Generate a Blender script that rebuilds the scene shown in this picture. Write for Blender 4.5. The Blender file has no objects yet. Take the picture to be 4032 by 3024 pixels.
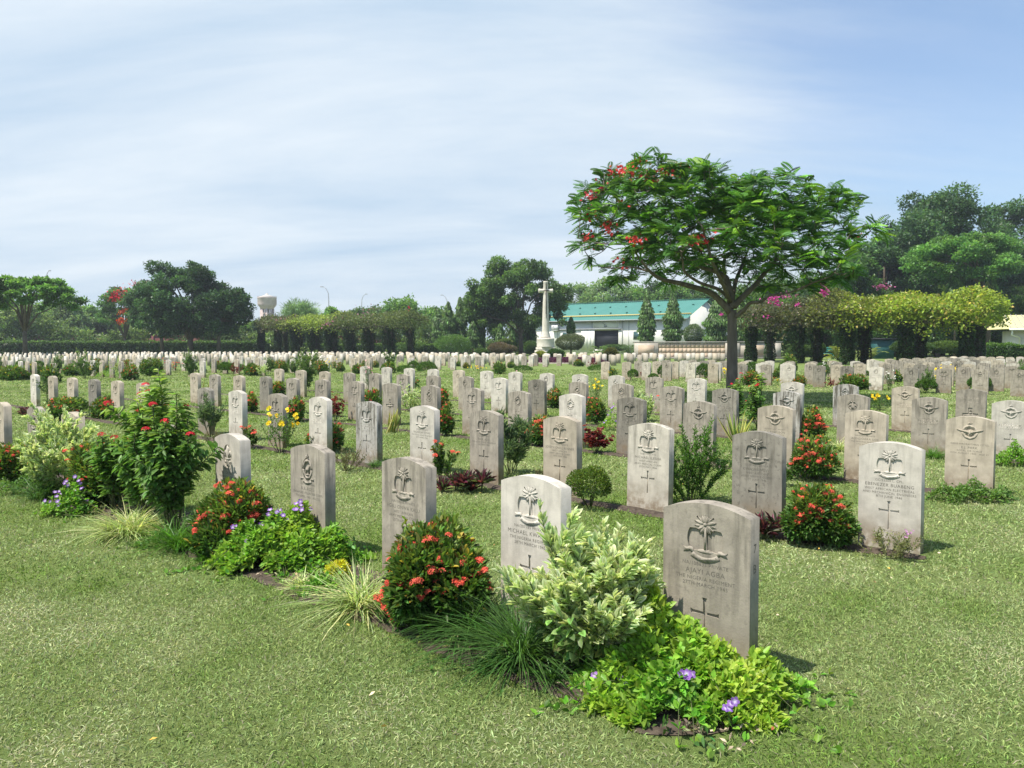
import bpy, math, random
import numpy as np
from mathutils import Matrix, Vector
SC = bpy.context.scene
COL = SC.collection
rng = np.random.default_rng(7)
random.seed(7)
# ------------------------------------------------------------------ camera model (photo pixels 4032x3024)
F = 3028.0; CX, CY, YH = 2016.0, 1512.0, 1360.0; CAMH = 1.33
PITCH = math.atan((CY - YH) / F)
cp, sp = math.cos(PITCH), math.sin(PITCH)
def ray(x, y):
    u = (x - CX) / F; v = (CY - y) / F
    return np.array([u, cp + v * sp, -sp + v * cp])
def at_h(x, y, h=0.0):
    r = ray(x, y); t = (h - CAMH) / r[2]
    return np.array([r[0] * t, r[1] * t, h])
def at_d(x, y, d):
    r = ray(x, y); t = d / r[1]
    return np.array([r[0] * t, d, CAMH + r[2] * t])
U = np.array([-.745, .667, 0.]); N = np.array([.667, .745, 0.])   # along a grave row (to the left), across rows (away)
ROT = math.atan2(-N[0], N[1])
FACE = -N
# ------------------------------------------------------------------ materials
def nt(m):
    m.use_nodes = True
    return m.node_tree
def lk(t, a, ao, b, bi): t.links.new(a.outputs[ao], b.inputs[bi])
def mat_plain(name, c1, c2=None, rough=.7, scale=8., bump=.0, metal=0., coords='Object', stretch=(1, 1, 1), detail=5., spec=.3):
    m = bpy.data.materials.new(name); t = nt(m); P = t.nodes['Principled BSDF']
    P.inputs['Roughness'].default_value = rough; P.inputs['Metallic'].default_value = metal
    P.inputs['Specular IOR Level'].default_value = spec
    tc = t.nodes.new('ShaderNodeTexCoord'); mp = t.nodes.new('ShaderNodeMapping'); mp.inputs['Scale'].default_value = stretch
    lk(t, tc, coords, mp, 'Vector')
    nz = t.nodes.new('ShaderNodeTexNoise'); nz.inputs['Scale'].default_value = scale; nz.inputs['Detail'].default_value = detail
    lk(t, mp, 'Vector', nz, 'Vector')
    r = t.nodes.new('ShaderNodeValToRGB'); r.color_ramp.elements[0].position = .3; r.color_ramp.elements[1].position = .7
    r.color_ramp.elements[0].color = (*c1, 1); r.color_ramp.elements[1].color = (*(c2 or c1), 1)
    lk(t, nz, 'Fac', r, 'Fac'); lk(t, r, 'Color', P, 'Base Color')
    if bump:
        b = t.nodes.new('ShaderNodeBump'); b.inputs['Strength'].default_value = bump; b.inputs['Distance'].default_value = .02
        lk(t, nz, 'Fac', b, 'Height'); lk(t, b, 'Normal', P, 'Normal')
    return m
def mat_leaf(name, trans=.35, rough=.45, spec=.35, tint=(1.25, 1.3, .7), leafk=1.):
    m = bpy.data.materials.new(name); t = nt(m); P = t.nodes['Principled BSDF']; out = t.nodes['Material Output']
    a = t.nodes.new('ShaderNodeAttribute'); a.attribute_name = 'col'
    nz = t.nodes.new('ShaderNodeTexNoise'); nz.inputs['Scale'].default_value = 60.
    tc = t.nodes.new('ShaderNodeTexCoord'); lk(t, tc, 'Object', nz, 'Vector')
    mr = t.nodes.new('ShaderNodeMapRange'); mr.inputs['From Min'].default_value = .3; mr.inputs['From Max'].default_value = .7
    mr.inputs['To Min'].default_value = leafk * .86; mr.inputs['To Max'].default_value = leafk * 1.14; lk(t, nz, 'Fac', mr, 'Value')
    vm = t.nodes.new('ShaderNodeVectorMath'); vm.operation = 'SCALE'; lk(t, a, 'Color', vm, 0); t.links.new(mr.outputs['Result'], vm.inputs['Scale'])
    lk(t, vm, 'Vector', P, 'Base Color')
    P.inputs['Roughness'].default_value = rough; P.inputs['Specular IOR Level'].default_value = spec
    if trans > 0:
        tr = t.nodes.new('ShaderNodeBsdfTranslucent')
        v2 = t.nodes.new('ShaderNodeVectorMath'); v2.operation = 'MULTIPLY'; v2.inputs[1].default_value = tint
        lk(t, vm, 'Vector', v2, 0); lk(t, v2, 'Vector', tr, 'Color')
        mx = t.nodes.new('ShaderNodeMixShader'); mx.inputs['Fac'].default_value = trans
        lk(t, P, 'BSDF', mx, 1); lk(t, tr, 'BSDF', mx, 2); lk(t, mx, 'Shader', out, 'Surface')
    return m
M = {}
M['leaf'] = mat_leaf('leaf_surface', .42, leafk=1.28)
M['petal'] = mat_leaf('petal_surface', .3, .6, .2, (1.2, 1., 1.))
M['grass'] = mat_leaf('grass_blades', .3, .65, .12, (1.2, 1.2, .7))
M['bark'] = mat_plain('bark', (.07, .055, .04), (.16, .13, .1), .9, 14., .6, stretch=(1, 1, .35))
M['stem'] = mat_plain('plant_stem', (.05, .07, .025), (.11, .12, .05), .7, 40.)
M['letters'] = mat_plain('weathered_shaded_lettering', (.095, .088, .072), (.15, .138, .115), .9, 60.)  # dark colour carries both the shade and the dirt of incised letters
M['soil'] = mat_plain('bed_soil', (.038, .028, .02), (.10, .078, .058), .95, 30., .8, detail=8)
M['litter'] = mat_leaf('dry_leaf_litter', .1, .8, .1, (1.1, 1., .8))
def mat_stone():
    m = bpy.data.materials.new('headstone_limestone'); t = nt(m); P = t.nodes['Principled BSDF']
    oi = t.nodes.new('ShaderNodeObjectInfo'); tc = t.nodes.new('ShaderNodeTexCoord')
    off = t.nodes.new('ShaderNodeVectorMath'); off.operation = 'SCALE'; off.inputs[0].default_value = (37., 53., 91.); lk(t, oi, 'Random', off, 'Scale')
    add = t.nodes.new('ShaderNodeVectorMath'); add.operation = 'ADD'; lk(t, tc, 'Object', add, 0); lk(t, off, 'Vector', add, 1)
    def noise(scale, stretch, detail=6., rough=.6):
        mp = t.nodes.new('ShaderNodeMapping'); mp.inputs['Scale'].default_value = stretch; lk(t, add, 'Vector', mp, 'Vector')
        n = t.nodes.new('ShaderNodeTexNoise'); n.inputs['Scale'].default_value = scale; n.inputs['Detail'].default_value = detail
        n.inputs['Roughness'].default_value = rough; lk(t, mp, 'Vector', n, 'Vector'); return n
    def rng_(node, a, b, c, d, out='Fac'):
        r = t.nodes.new('ShaderNodeMapRange'); r.interpolation_type = 'SMOOTHSTEP'
        for k, v in zip(('From Min', 'From Max', 'To Min', 'To Max'), (a, b, c, d)): r.inputs[k].default_value = v
        lk(t, node, out, r, 'Value'); return r
    def math_(op, a, ao, b=None, bo=None, val=None):
        n = t.nodes.new('ShaderNodeMath'); n.operation = op; lk(t, a, ao, n, 0)
        if b is not None: t.links.new(b.outputs[bo], n.inputs[1])
        if val is not None: n.inputs[1].default_value = val
        return n
    def mix(f, fo, c1, c1o, c2):
        n = t.nodes.new('ShaderNodeMix'); n.data_type = 'RGBA'; t.links.new(f.outputs[fo], n.inputs['Factor'])
        t.links.new(c1.outputs[c1o], n.inputs['A'])
        if isinstance(c2, tuple): n.inputs['B'].default_value = (*c2, 1)
        else: t.links.new(c2.outputs['Result'], n.inputs['B'])
        return n
    n1 = noise(9., (1, 1, 1)); v1 = rng_(n1, .3, .7, .8, 1.1)
    vm = t.nodes.new('ShaderNodeVectorMath'); vm.operation = 'SCALE'; lk(t, oi, 'Color', vm, 0); lk(t, v1, 'Result', vm, 'Scale')
    # rain streaks
    n2 = noise(16., (1.6, 1.6, .16), 4.); s2 = rng_(n2, .44, .66, 0., .95)
    sep = t.nodes.new('ShaderNodeSeparateXYZ'); lk(t, tc, 'Object', sep, 'Vector')
    h2 = rng_(sep, .12, .62, .15, 1., 'Z'); m2 = math_('MULTIPLY', s2, 'Result', h2, 'Result')
    m2 = math_('MULTIPLY', m2, 'Value', oi, 'Alpha')
    c = mix(m2, 'Value', vm, 'Vector', (.115, .105, .085))
    # lichen blotches
    n3 = noise(30., (1, 1, .8), 8., .7); s3 = rng_(n3, .52, .66, 0., .8); al = rng_(oi, .55, 1., .05, 1., 'Alpha')
    m3 = math_('MULTIPLY', s3, 'Result', al, 'Result'); c = mix(m3, 'Value', c, 'Result', (.09, .085, .07))
    # splash-back dirt by the ground
    n4 = noise(14., (1, 1, 1.), 6.); z4 = rng_(sep, .03, .26, 1., 0., 'Z')
    a4 = math_('MULTIPLY', rng_(n4, .35, .62, .1, 1.), 'Result', z4, 'Result'); a4 = math_('MULTIPLY', a4, 'Value', None, None, .9)
    c = mix(a4, 'Value', c, 'Result', (.21, .16, .105))
    lk(t, c, 'Result', P, 'Base Color'); P.inputs['Roughness'].default_value = .9; P.inputs['Specular IOR Level'].default_value = .15
    nb = noise(120., (1, 1, 1), 4.); b = t.nodes.new('ShaderNodeBump'); b.inputs['Strength'].default_value = .35; b.inputs['Distance'].default_value = .003
    lk(t, nb, 'Fac', b, 'Height'); lk(t, b, 'Normal', P, 'Normal')
    return m
M['stone'] = mat_stone()
# ------------------------------------------------------------------ mesh builder
class MB:
    def __init__(s): s.V = []; s.F = {}; s.C = []; s.n = 0
    def add(s, V, F, C=None):
        V = np.asarray(V, float).reshape(-1, 3)
        if isinstance(F, list) and len(F) and not isinstance(F[0], np.ndarray):
            g = {}
            for f in F: g.setdefault(len(f), []).append(f)
            F = [np.array(a) for a in g.values()]
        for a in F:
            a = np.asarray(a); s.F.setdefault(a.shape[1], []).append(a + s.n)
        C = np.ones((len(V), 3)) * (np.array(C) if C is not None else .5)
        s.V.append(V); s.C.append(C); s.n += len(V)
    def xf(s, mat3=None, off=None):
        for i in range(len(s.V)):
            if mat3 is not None: s.V[i] = s.V[i] @ np.asarray(mat3).T
            if off is not None: s.V[i] = s.V[i] + off
        return s
    def mesh(s, name, mat, smooth=False):
        V = np.concatenate(s.V) if s.V else np.zeros((0, 3)); C = np.concatenate(s.C) if s.C else np.zeros((0, 3))
        me = bpy.data.meshes.new(name); me.vertices.add(len(V)); me.vertices.foreach_set('co', V.astype(np.float32).ravel())
        li = []; ls = []; c = 0
        for k in sorted(s.F):
            a = np.concatenate(s.F[k]); li.append(a.ravel()); ls.append(c + np.arange(len(a)) * k); c += a.size
        if li:
            li = np.concatenate(li).astype(np.int32); ls = np.concatenate(ls).astype(np.int32)
            me.loops.add(len(li)); me.loops.foreach_set('vertex_index', li)
            me.polygons.add(len(ls)); me.polygons.foreach_set('loop_start', ls)
        ca = me.color_attributes.new('col', 'FLOAT_COLOR', 'POINT')
        ca.data.foreach_set('color', np.concatenate([C, np.ones((len(C), 1))], 1).astype(np.float32).ravel())
        me.materials.append(mat); me.update(calc_edges=True); me.validate()
        if smooth: me.shade_smooth()
        return me
def link(name, me, parent=None, loc=None, rz=0., label=None, cat=None, group=None, kind=None):
    o = bpy.data.objects.new(name, me); COL.objects.link(o)
    if parent is not None: o.parent = parent
    if loc is not None: o.location = [float(v) for v in loc]
    if rz: o.rotation_euler = (0, 0, rz)
    tag(o, label, cat, group, kind)
    return o
def tag(o, label=None, cat=None, group=None, kind=None):
    if label: o['label'] = label
    if cat: o['category'] = cat
    if group: o['group'] = group
    if kind: o['kind'] = kind
def box(mb, c, s, rz=0., col=None):
    c = np.array(c, float); s = np.array(s, float) / 2
    v = np.array([[x, y, z] for z in (-1, 1) for y in (-1, 1) for x in (-1, 1)]) * s
    if rz:
        a, b = math.cos(rz), math.sin(rz); v = v @ np.array([[a, b, 0], [-b, a, 0], [0, 0, 1]])
    mb.add(v + c, [(0, 2, 3, 1), (4, 5, 7, 6), (0, 1, 5, 4), (2, 6, 7, 3), (0, 4, 6, 2), (1, 3, 7, 5)], col)
def tube(mb, pts, rad, n=8, col=None, cap=True):
    pts = np.array(pts, float); k = len(pts); rad = np.ones(k) * rad
    V = []; prev = None
    for i in range(k):
        d = pts[min(i + 1, k - 1)] - pts[max(i - 1, 0)]; d = d / (np.linalg.norm(d) + 1e-9)
        if prev is None:
            a = np.cross(d, [0, 0, 1.] if abs(d[2]) < .9 else [1., 0, 0])
        else: a = prev - d * (prev @ d)
        a /= np.linalg.norm(a) + 1e-9; prev = a; b = np.cross(d, a)
        th = np.arange(n) * 2 * math.pi / n
        V.append(pts[i] + rad[i] * (np.cos(th)[:, None] * a + np.sin(th)[:, None] * b))
    V = np.concatenate(V); Fq = []
    for i in range(k - 1):
        for j in range(n): Fq.append((i * n + j, i * n + (j + 1) % n, (i + 1) * n + (j + 1) % n, (i + 1) * n + j))
    if cap: Fq += [tuple(range(n))[::-1], tuple((k - 1) * n + j for j in range(n))]
    mb.add(V, Fq, col)
def lathe(mb, prof, n=16, c=(0, 0, 0), col=None, phase=0.):
    V = []; k = len(prof); th = np.arange(n) * 2 * math.pi / n + phase
    for r, z in prof: V.append(np.stack([np.cos(th) * r, np.sin(th) * r, np.full(n, z)], 1))
    V = np.concatenate(V) + np.array(c); Fq = []
    for i in range(k - 1):
        for j in range(n): Fq.append((i * n + j, i * n + (j + 1) % n, (i + 1) * n + (j + 1) % n, (i + 1) * n + j))
    Fq += [tuple(range(n))[::-1], tuple((k - 1) * n + j for j in range(n))]
    mb.add(V, Fq, col)
# leaf templates: verts (x width, y length, z lift), faces, edge weight per vertex
T_LEAF = (np.array([[0, 0, 0], [.5, .42, .1], [.32, .78, .06], [0, 1, -.06], [-.32, .78, .06], [-.5, .42, .1], [0, .45, 0]]),
          [np.array([[0, 1, 6], [0, 6, 5]]), np.array([[1, 2, 3, 6], [6, 3, 4, 5]])], np.array([.3, 1, 1, .8, 1, 1, 0]))
T_SIMPLE = (np.array([[0, 0, 0], [.5, .45, .07], [0, 1, 0], [-.5, .45, .07]]), [np.array([[0, 1, 2, 3]])], np.array([0, .5, 1, .5]))
T_PETAL = (np.array([[0, 0, 0], [.5, .6, .05], [.25, 1, .0], [-.25, 1, .0], [-.5, .6, .05]]), [np.array([[0, 1, 2, 3, 4]])], np.array([1, 0, 0, 0, 0]))
def nrm(a): return a / (np.linalg.norm(a, axis=-1, keepdims=True) + 1e-9)
def leaves(mb, T, pos, d, L, W, col, col2=None, up=None, g=rng):
    n = len(pos)
    if n == 0: return
    d = nrm(np.asarray(d, float)); up = nrm(g.normal(size=(n, 3)) * .45 + np.array([0, 0, 1.])) if up is None else up
    x = nrm(np.cross(d, up)); z = np.cross(x, d)
    L = np.ones(n) * L; W = np.ones(n) * W; tv, tf, tw = T
    V = pos[:, None, :] + x[:, None, :] * (tv[None, :, 0:1] * W[:, None, None]) + d[:, None, :] * (tv[None, :, 1:2] * L[:, None, None]) + z[:, None, :] * (tv[None, :, 2:3] * L[:, None, None])
    k = len(tv); base = (np.arange(n) * k)[:, None, None]
    col = np.ones((n, 3)) * np.array(col)
    if col2 is None: C = np.repeat(col[:, None], k, 1)
    else:
        c2 = np.ones((n, 3)) * np.array(col2); C = col[:, None] * (1 - tw[None, :, None]) + c2[:, None] * tw[None, :, None]
    mb.add(V.reshape(-1, 3), [(f[None] + base).reshape(-1, f.shape[1]) for f in tf], None)
    mb.C[-1] = C.reshape(-1, 3)
def cvar(g, n, c, v=.25, hue=.12):
    c = np.array(c); return np.clip(c * (1 + g.normal(size=(n, 1)) * v) * (1 + g.normal(size=(n, 3)) * hue), .004, .9)
def sph(g, n):
    return nrm(g.normal(size=(n, 3)))
def blades(mb, pos, d, L, W, col, bend=.5, g=rng, tip=None):
    """grass-like blades: 3 segments bending over"""
    n = len(pos); d = nrm(d); side = nrm(np.cross(d, sph(g, n) * .3 + np.array([0, 0, 1.]))); L = np.ones(n) * L; W = np.ones(n) * W
    hz = nrm(d * np.array([1, 1, 0]) + g.normal(size=(n, 3)) * .05 * np.array([1, 1, 0])); bend = np.ones(n) * bend
    ts = [0, .35, .7, 1.]; ws = [.8, 1., .7, .06]; V = []
    for t, w in zip(ts, ws):
        p = pos + d * (L * t)[:, None] + hz * (L * bend * t * t * .55)[:, None] - np.array([0, 0, 1.]) * (L * bend * t * t * .55)[:, None]
        V += [p - side * (W * w / 2)[:, None], p + side * (W * w / 2)[:, None]]
    V = np.stack(V, 1); base = (np.arange(n) * 8)[:, None, None]
    f = np.array([[0, 1, 3, 2], [2, 3, 5, 4], [4, 5, 7, 6]]); mb.add(V.reshape(-1, 3), [(f[None] + base).reshape(-1, 4)], None)
    C = np.repeat((np.ones((n, 3)) * col)[:, None], 8, 1)
    if tip is not None: C[:, 6:] = tip
    mb.C[-1] = C.reshape(-1, 3)
ORD = ['', 'first', 'second', 'third', 'fourth', 'fifth', 'sixth', 'seventh', 'eighth', 'ninth', 'tenth', 'eleventh', 'twelfth', 'thirteenth', 'fourteenth', 'fifteenth', 'sixteenth', 'seventeenth', 'eighteenth', 'nineteenth', 'twentieth']
def ordn(n):
    if n <= 20: return ORD[n]
    s = {1: 'st', 2: 'nd', 3: 'rd'}.get(n % 10 if n % 100 not in (11, 12, 13) else 0, 'th'); return f'{n}{s}'
# ------------------------------------------------------------------ world, sun, camera
SUN_EL = math.radians(62); SDIR = nrm(np.array([.87, .48, 0.]))          # horizontal direction in which shadows fall
def world():
    w = bpy.data.worlds.new('World'); SC.world = w; w.use_nodes = True; t = w.node_tree
    bg = t.nodes['Background']; sky = t.nodes.new('ShaderNodeTexSky'); sky.sky_type = 'NISHITA'; sky.sun_disc = False
    sky.sun_elevation = SUN_EL; sky.sun_rotation = math.atan2(-SDIR[0], -SDIR[1]); sky.air_density = 1.2; sky.dust_density = 1.5; sky.ozone_density = 1.5
    tc = t.nodes.new('ShaderNodeTexCoord'); sep = t.nodes.new('ShaderNodeSeparateXYZ'); lk(t, tc, 'Generated', sep, 'Vector')
    # project the direction on a high layer so that streaks flatten towards the horizon
    dz = t.nodes.new('ShaderNodeMath'); dz.operation = 'ADD'; lk(t, sep, 'Z', dz, 0); dz.inputs[1].default_value = .26
    dz2 = t.nodes.new('ShaderNodeMath'); dz2.operation = 'MAXIMUM'; lk(t, dz, 'Value', dz2, 0); dz2.inputs[1].default_value = .03
    dv = t.nodes.new('ShaderNodeVectorMath'); dv.operation = 'DIVIDE'; lk(t, tc, 'Generated', dv, 0)
    cb = t.nodes.new('ShaderNodeCombineXYZ'); lk(t, dz2, 'Value', cb, 'X'); lk(t, dz2, 'Value', cb, 'Y'); cb.inputs['Z'].default_value = 1.; lk(t, cb, 'Vector', dv, 1)
    def noise(scale, stretch, rot, detail, rough=.5, off=(0, 0, 0)):
        mp = t.nodes.new('ShaderNodeMapping'); mp.inputs['Scale'].default_value = stretch; mp.inputs['Rotation'].default_value = (0, 0, math.radians(rot)); mp.inputs['Location'].default_value = off
        lk(t, dv, 'Vector', mp, 'Vector'); n = t.nodes.new('ShaderNodeTexNoise'); n.inputs['Scale'].default_value = scale; n.inputs['Detail'].default_value = detail
        n.inputs['Roughness'].default_value = rough; n.inputs['Distortion'].default_value = .3; lk(t, mp, 'Vector', n, 'Vector'); return n
    def mrange(src, out, a, b, c, d):
        r = t.nodes.new('ShaderNodeMapRange'); r.interpolation_type = 'SMOOTHSTEP'
        for k, v in zip(('From Min', 'From Max', 'To Min', 'To Max'), (a, b, c, d)): r.inputs[k].default_value = v
        lk(t, src, out, r, 'Value'); return r
    def m2(op, a, ao, b, bo=None):
        n = t.nodes.new('ShaderNodeMath'); n.operation = op; lk(t, a, ao, n, 0)
        if bo is None: n.inputs[1].default_value = b
        else: lk(t, b, bo, n, 1)
        return n
    n1 = noise(1.0, (.5, 1.25, 1), 38, 8., .58, (3.1, 1.7, 0)); n2 = noise(2.8, (.3, 1.5, 1), 30, 9., .62)
    # cloud thins out towards the upper right (direction +X, high)
    g1 = m2('MULTIPLY', sep, 'X', .75); g2 = m2('MULTIPLY', sep, 'Z', .62); g = m2('ADD', g1, 'Value', g2, 'Value')
    gg = mrange(g, 'Value', .12, .60, .46, -.17)
    up = mrange(sep, 'Z', .5, .85, 0., -.9); bk = mrange(sep, 'Y', -.5, .15, -.9, 0.)  # unseen sky overhead and behind kept clear of cloud to deepen shade
    s = m2('MULTIPLY', n2, 'Fac', .62); s = m2('ADD', s, 'Value', n1, 'Fac'); s = m2('ADD', s, 'Value', gg, 'Result'); s = m2('ADD', s, 'Value', up, 'Result'); s = m2('ADD', s, 'Value', bk, 'Result')
    cov = mrange(s, 'Value', .56, 1.2, .26, .96)
    # cloud brightness varies
    cr = t.nodes.new('ShaderNodeValToRGB'); cr.color_ramp.elements[0].position = .36; cr.color_ramp.elements[1].position = .62
    cr.color_ramp.elements[0].color = (*CLOUD_DARK, 1); cr.color_ramp.elements[1].color = (*CLOUD_LIGHT, 1)
    n3 = noise(1.25, (.4, 1.4, 1), 34, 8., .6, (7.3, 4.1, 0)); lk(t, n3, 'Fac', cr, 'Fac')
    ms = t.nodes.new('ShaderNodeVectorMath'); ms.operation = 'MULTIPLY'; lk(t, sky, 'Color', ms, 0); ms.inputs[1].default_value = SKY_TINT
    mx = t.nodes.new('ShaderNodeMix'); mx.data_type = 'RGBA'; lk(t, cov, 'Result', mx, 'Factor'); t.links.new(ms.outputs['Vector'], mx.inputs['A']); t.links.new(cr.outputs['Color'], mx.inputs['B'])
    bg.inputs['Strength'].default_value = SKY_STR; t.links.new(mx.outputs['Result'], bg.inputs['Color'])
SKY_STR = .1
CLOUD_DARK = (3.7, 4.75, 5.9); CLOUD_LIGHT = (5.6, 6.2, 6.75); SKY_TINT = (.95, 1.08, 1.25)
world()
sl = bpy.data.lights.new('sun', 'SUN'); sl.energy = 5.0; sl.angle = math.radians(.6); sl.color = (1., .94, .84)
so = bpy.data.objects.new('sun', sl); COL.objects.link(so)
sd = Vector((SDIR[0] * math.cos(SUN_EL), SDIR[1] * math.cos(SUN_EL), -math.sin(SUN_EL)))
so.rotation_euler = sd.to_track_quat('-Z', 'Y').to_euler(); so.location = (-20, -12, 40)
cam = bpy.data.cameras.new('camera'); cam.sensor_width = 36.; cam.lens = F / 4032 * 36.; cam.clip_end = 4000; cam.clip_start = .05
co = bpy.data.objects.new('camera', cam); COL.objects.link(co); co.location = (0, 0, CAMH); co.rotation_euler = (math.pi / 2 - PITCH, 0, 0); SC.camera = co
vs = SC.view_settings; vs.view_transform = 'Standard'; vs.look = 'None'; vs.exposure = 0.58; vs.gamma = 1.0
SC.render.resolution_x = 1024; SC.render.resolution_y = 768
cy = SC.cycles; cy.max_bounces = 6; cy.diffuse_bounces = 3; cy.glossy_bounces = 2; cy.transmission_bounces = 4; cy.transparent_max_bounces = 4; cy.volume_bounces = 0
cy.use_denoising = True
# ------------------------------------------------------------------ headstones
SW, SH, SHC, ST = .381, .70, .66, .078
def prof_top(n=15, w=SW, h=SH, hc=SHC):
    x = np.linspace(w / 2, -w / 2, n); k = 1 - (x / (w / 2)) ** 2
    return [(a, hc + (h - hc) * b) for a, b in zip(x, k)]
def to_xz(V, yoff=0.):      # curve plane (x,y,z) -> stone local (x, -z, y), front at -Y
    return np.stack([V[:, 0], -V[:, 2] + yoff, V[:, 1]], 1)
def curve_mesh(polys, z0, z1, extra=None):
    """filled 2D curve (even-odd) extruded between z0 and z1 -> (V, faces)"""
    cu = bpy.data.curves.new('tmp', 'CURVE'); cu.dimensions = '2D'; cu.fill_mode = 'BOTH'; cu.extrude = (z1 - z0) / 2
    for p in polys:
        s = cu.splines.new('POLY'); s.points.add(len(p) - 1); s.use_cyclic_u = True
        for q, v in zip(s.points, p): q.co = (v[0], v[1], 0, 1)
    o = bpy.data.objects.new('tmp', cu); COL.objects.link(o); dg = bpy.context.evaluated_depsgraph_get()
    me = bpy.data.meshes.new_from_object(o.evaluated_get(dg)); V = np.zeros(len(me.vertices) * 3); me.vertices.foreach_get('co', V); V = V.reshape(-1, 3)
    V[:, 2] += (z0 + z1) / 2; Fc = [tuple(p.vertices) for p in me.polygons]
    bpy.data.objects.remove(o); bpy.data.curves.remove(cu); bpy.data.meshes.remove(me); return V, Fc
def text_polys(txt, cx, cy, cap, width=None, sx=1.0):
    cu = bpy.data.curves.new('tmp', 'FONT'); cu.body = txt; cu.size = cap / .72; cu.align_x = 'CENTER'; cu.resolution_u = 3; cu.space_character = 1.12
    o = bpy.data.objects.new('tmp', cu); COL.objects.link(o); dg = bpy.context.evaluated_depsgraph_get()
    me = bpy.data.meshes.new_from_object(o.evaluated_get(dg)); V = np.array([v.co[:] for v in me.vertices]); Fc = [tuple(p.vertices) for p in me.polygons]
    bpy.data.objects.remove(o); bpy.data.curves.remove(cu); bpy.data.meshes.remove(me)
    if width:
        w = V[:, 0].max() - V[:, 0].min()
        if w > width: V[:, 0] *= width / w
    V[:, 0] = V[:, 0] * sx + cx; V[:, 1] += cy - cap / 2
    return V, Fc
def outline_of(V, Fc):
    """boundary loops of a flat text mesh"""
    cnt = {}
    for f in Fc:
        for a, b in zip(f, f[1:] + f[:1]): cnt[(a, b)] = 1
    nx = {a: b for (a, b) in cnt if (b, a) not in cnt}; loops = []
    while nx:
        a = next(iter(nx)); L = []
        while a in nx: L.append(a); a = nx.pop(a)
        if len(L) > 2: loops.append([(V[i, 0], V[i, 1]) for i in L])
    return loops
def circ(cx, cy, rx, ry=None, n=28, a0=0, a1=360):
    ry = ry or rx; e = a1 - a0 < 360
    return [(cx + rx * math.cos(math.radians(a)), cy + ry * math.sin(math.radians(a))) for a in np.linspace(a0, a1, n, endpoint=e)]
def arc_band(cx, cy, r0, r1, a0, a1, n=14, sy=1.):
    o = circ(cx, cy, r1, r1 * sy, n, a0, a1); i = circ(cx, cy, r0, r0 * sy, n, a0, a1); return o + i[::-1]
def flare_cross(cx, top, H, Wd, arm, t=.011, fl=.022, base_taper=.004):
    """Latin cross with flared ends: polygon"""
    y0, y1 = top - H, top; ya = top - H * arm; t2 = t / 2; f2 = fl / 2; e = .012
    return [(cx - f2, y1), (cx - t2 - .001, y1 - e), (cx - t2, ya + t2), (cx - Wd / 2 + e, ya + t2 + .001), (cx - Wd / 2, ya + f2), (cx - Wd / 2, ya - f2), (cx - Wd / 2 + e, ya - t2 - .001), (cx - t2, ya - t2),
            (cx - t2 + .001, y0 + e), (cx - f2 * .6, y0), (cx + f2 * .6, y0), (cx + t2 - .001, y0 + e), (cx + t2, ya - t2), (cx + Wd / 2 - e, ya - t2 - .001), (cx + Wd / 2, ya - f2), (cx + Wd / 2, ya + f2),
            (cx + Wd / 2 - e, ya + t2 + .001), (cx + t2, ya + t2), (cx + t2 + .001, y1 - e), (cx + f2, y1)]
DL, DB = .0025, .009           # depth of lettering, depth of badge / cross recess
def plate(mb, poly, z0, z1, inset=.12):
    """chamfered relief plate: base polygon at depth z0 (local -Y is outwards), smaller top at z1"""
    p = np.array(poly); c = p.mean(0); k = len(p)
    e = np.roll(p, -1, 0) - np.roll(p, 1, 0); nn = nrm(np.stack([e[:, 1], -e[:, 0]], 1)); A = 0.5 * np.sum(p[:, 0] * np.roll(p[:, 1], -1) - np.roll(p[:, 0], -1) * p[:, 1])
    if A < 0: p = p[::-1]; nn = -nn[::-1]
    w = min(np.ptp(p[:, 0]), np.ptp(p[:, 1])) * inset; q = p - nn * w * .5
    V = np.concatenate([np.c_[p[:, 0], -np.full(k, z0), p[:, 1]], np.c_[q[:, 0], -np.full(k, z1), q[:, 1]]])
    mb.add(V, [(i, (i + 1) % k, k + (i + 1) % k, k + i) for i in range(k)] + [tuple(range(k, 2 * k))], None)
def lens(cx, cy, ang, L, W, n=5, r0=0.):
    a = math.radians(ang); t = np.linspace(0, 1, n); u = np.array([math.cos(a), math.sin(a)]); v = np.array([-u[1], u[0]])
    up = [tuple(np.array([cx, cy]) + u * (r0 + L * s) + v * W / 2 * math.sin(math.pi * min(1, s * .9 + .08)) ** .7) for s in t]
    dn = [tuple(np.array([cx, cy]) + u * (r0 + L * s) - v * W / 2 * math.sin(math.pi * min(1, s * .9 + .08)) ** .7) for s in t[::-1]]
    return up + dn
Y = ST / 2   # plates are given relative to the front plane: z=0 at the face, + outwards; shifted later
def crown_badge(mb, cx, cy, s, z=.003):
    plate(mb, [(cx - s, cy - s * .55), (cx + s, cy - s * .55), (cx + s * .95, cy - s * .2), (cx - s * .95, cy - s * .2)], -.002, z)
    for a in (150, 120, 90, 60, 30):
        plate(mb, lens(cx, cy - s * .25, a, s * 1.15, s * .42), -.002, z + .001)
    plate(mb, circ(cx, cy + s * .95, s * .2, n=8), -.002, z)
def ribbon(mb, cx, cy, s=1., z=.0025):
    plate(mb, arc_band(cx, cy + .085 * s, .085 * s, .107 * s, 232, 308, 12), -.002, z, .08)
    for k in (-1, 1):
        pts = [(.050, .018), (.056, .034), (.070, .036), (.082, .030), (.098, .034), (.090, .024), (.097, .012), (.080, .014), (.066, .018), (.058, .010)]
        plate(mb, [(cx + k * a * s, cy + b * s) for a, b in pts][::k], -.002, z, .1)
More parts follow.
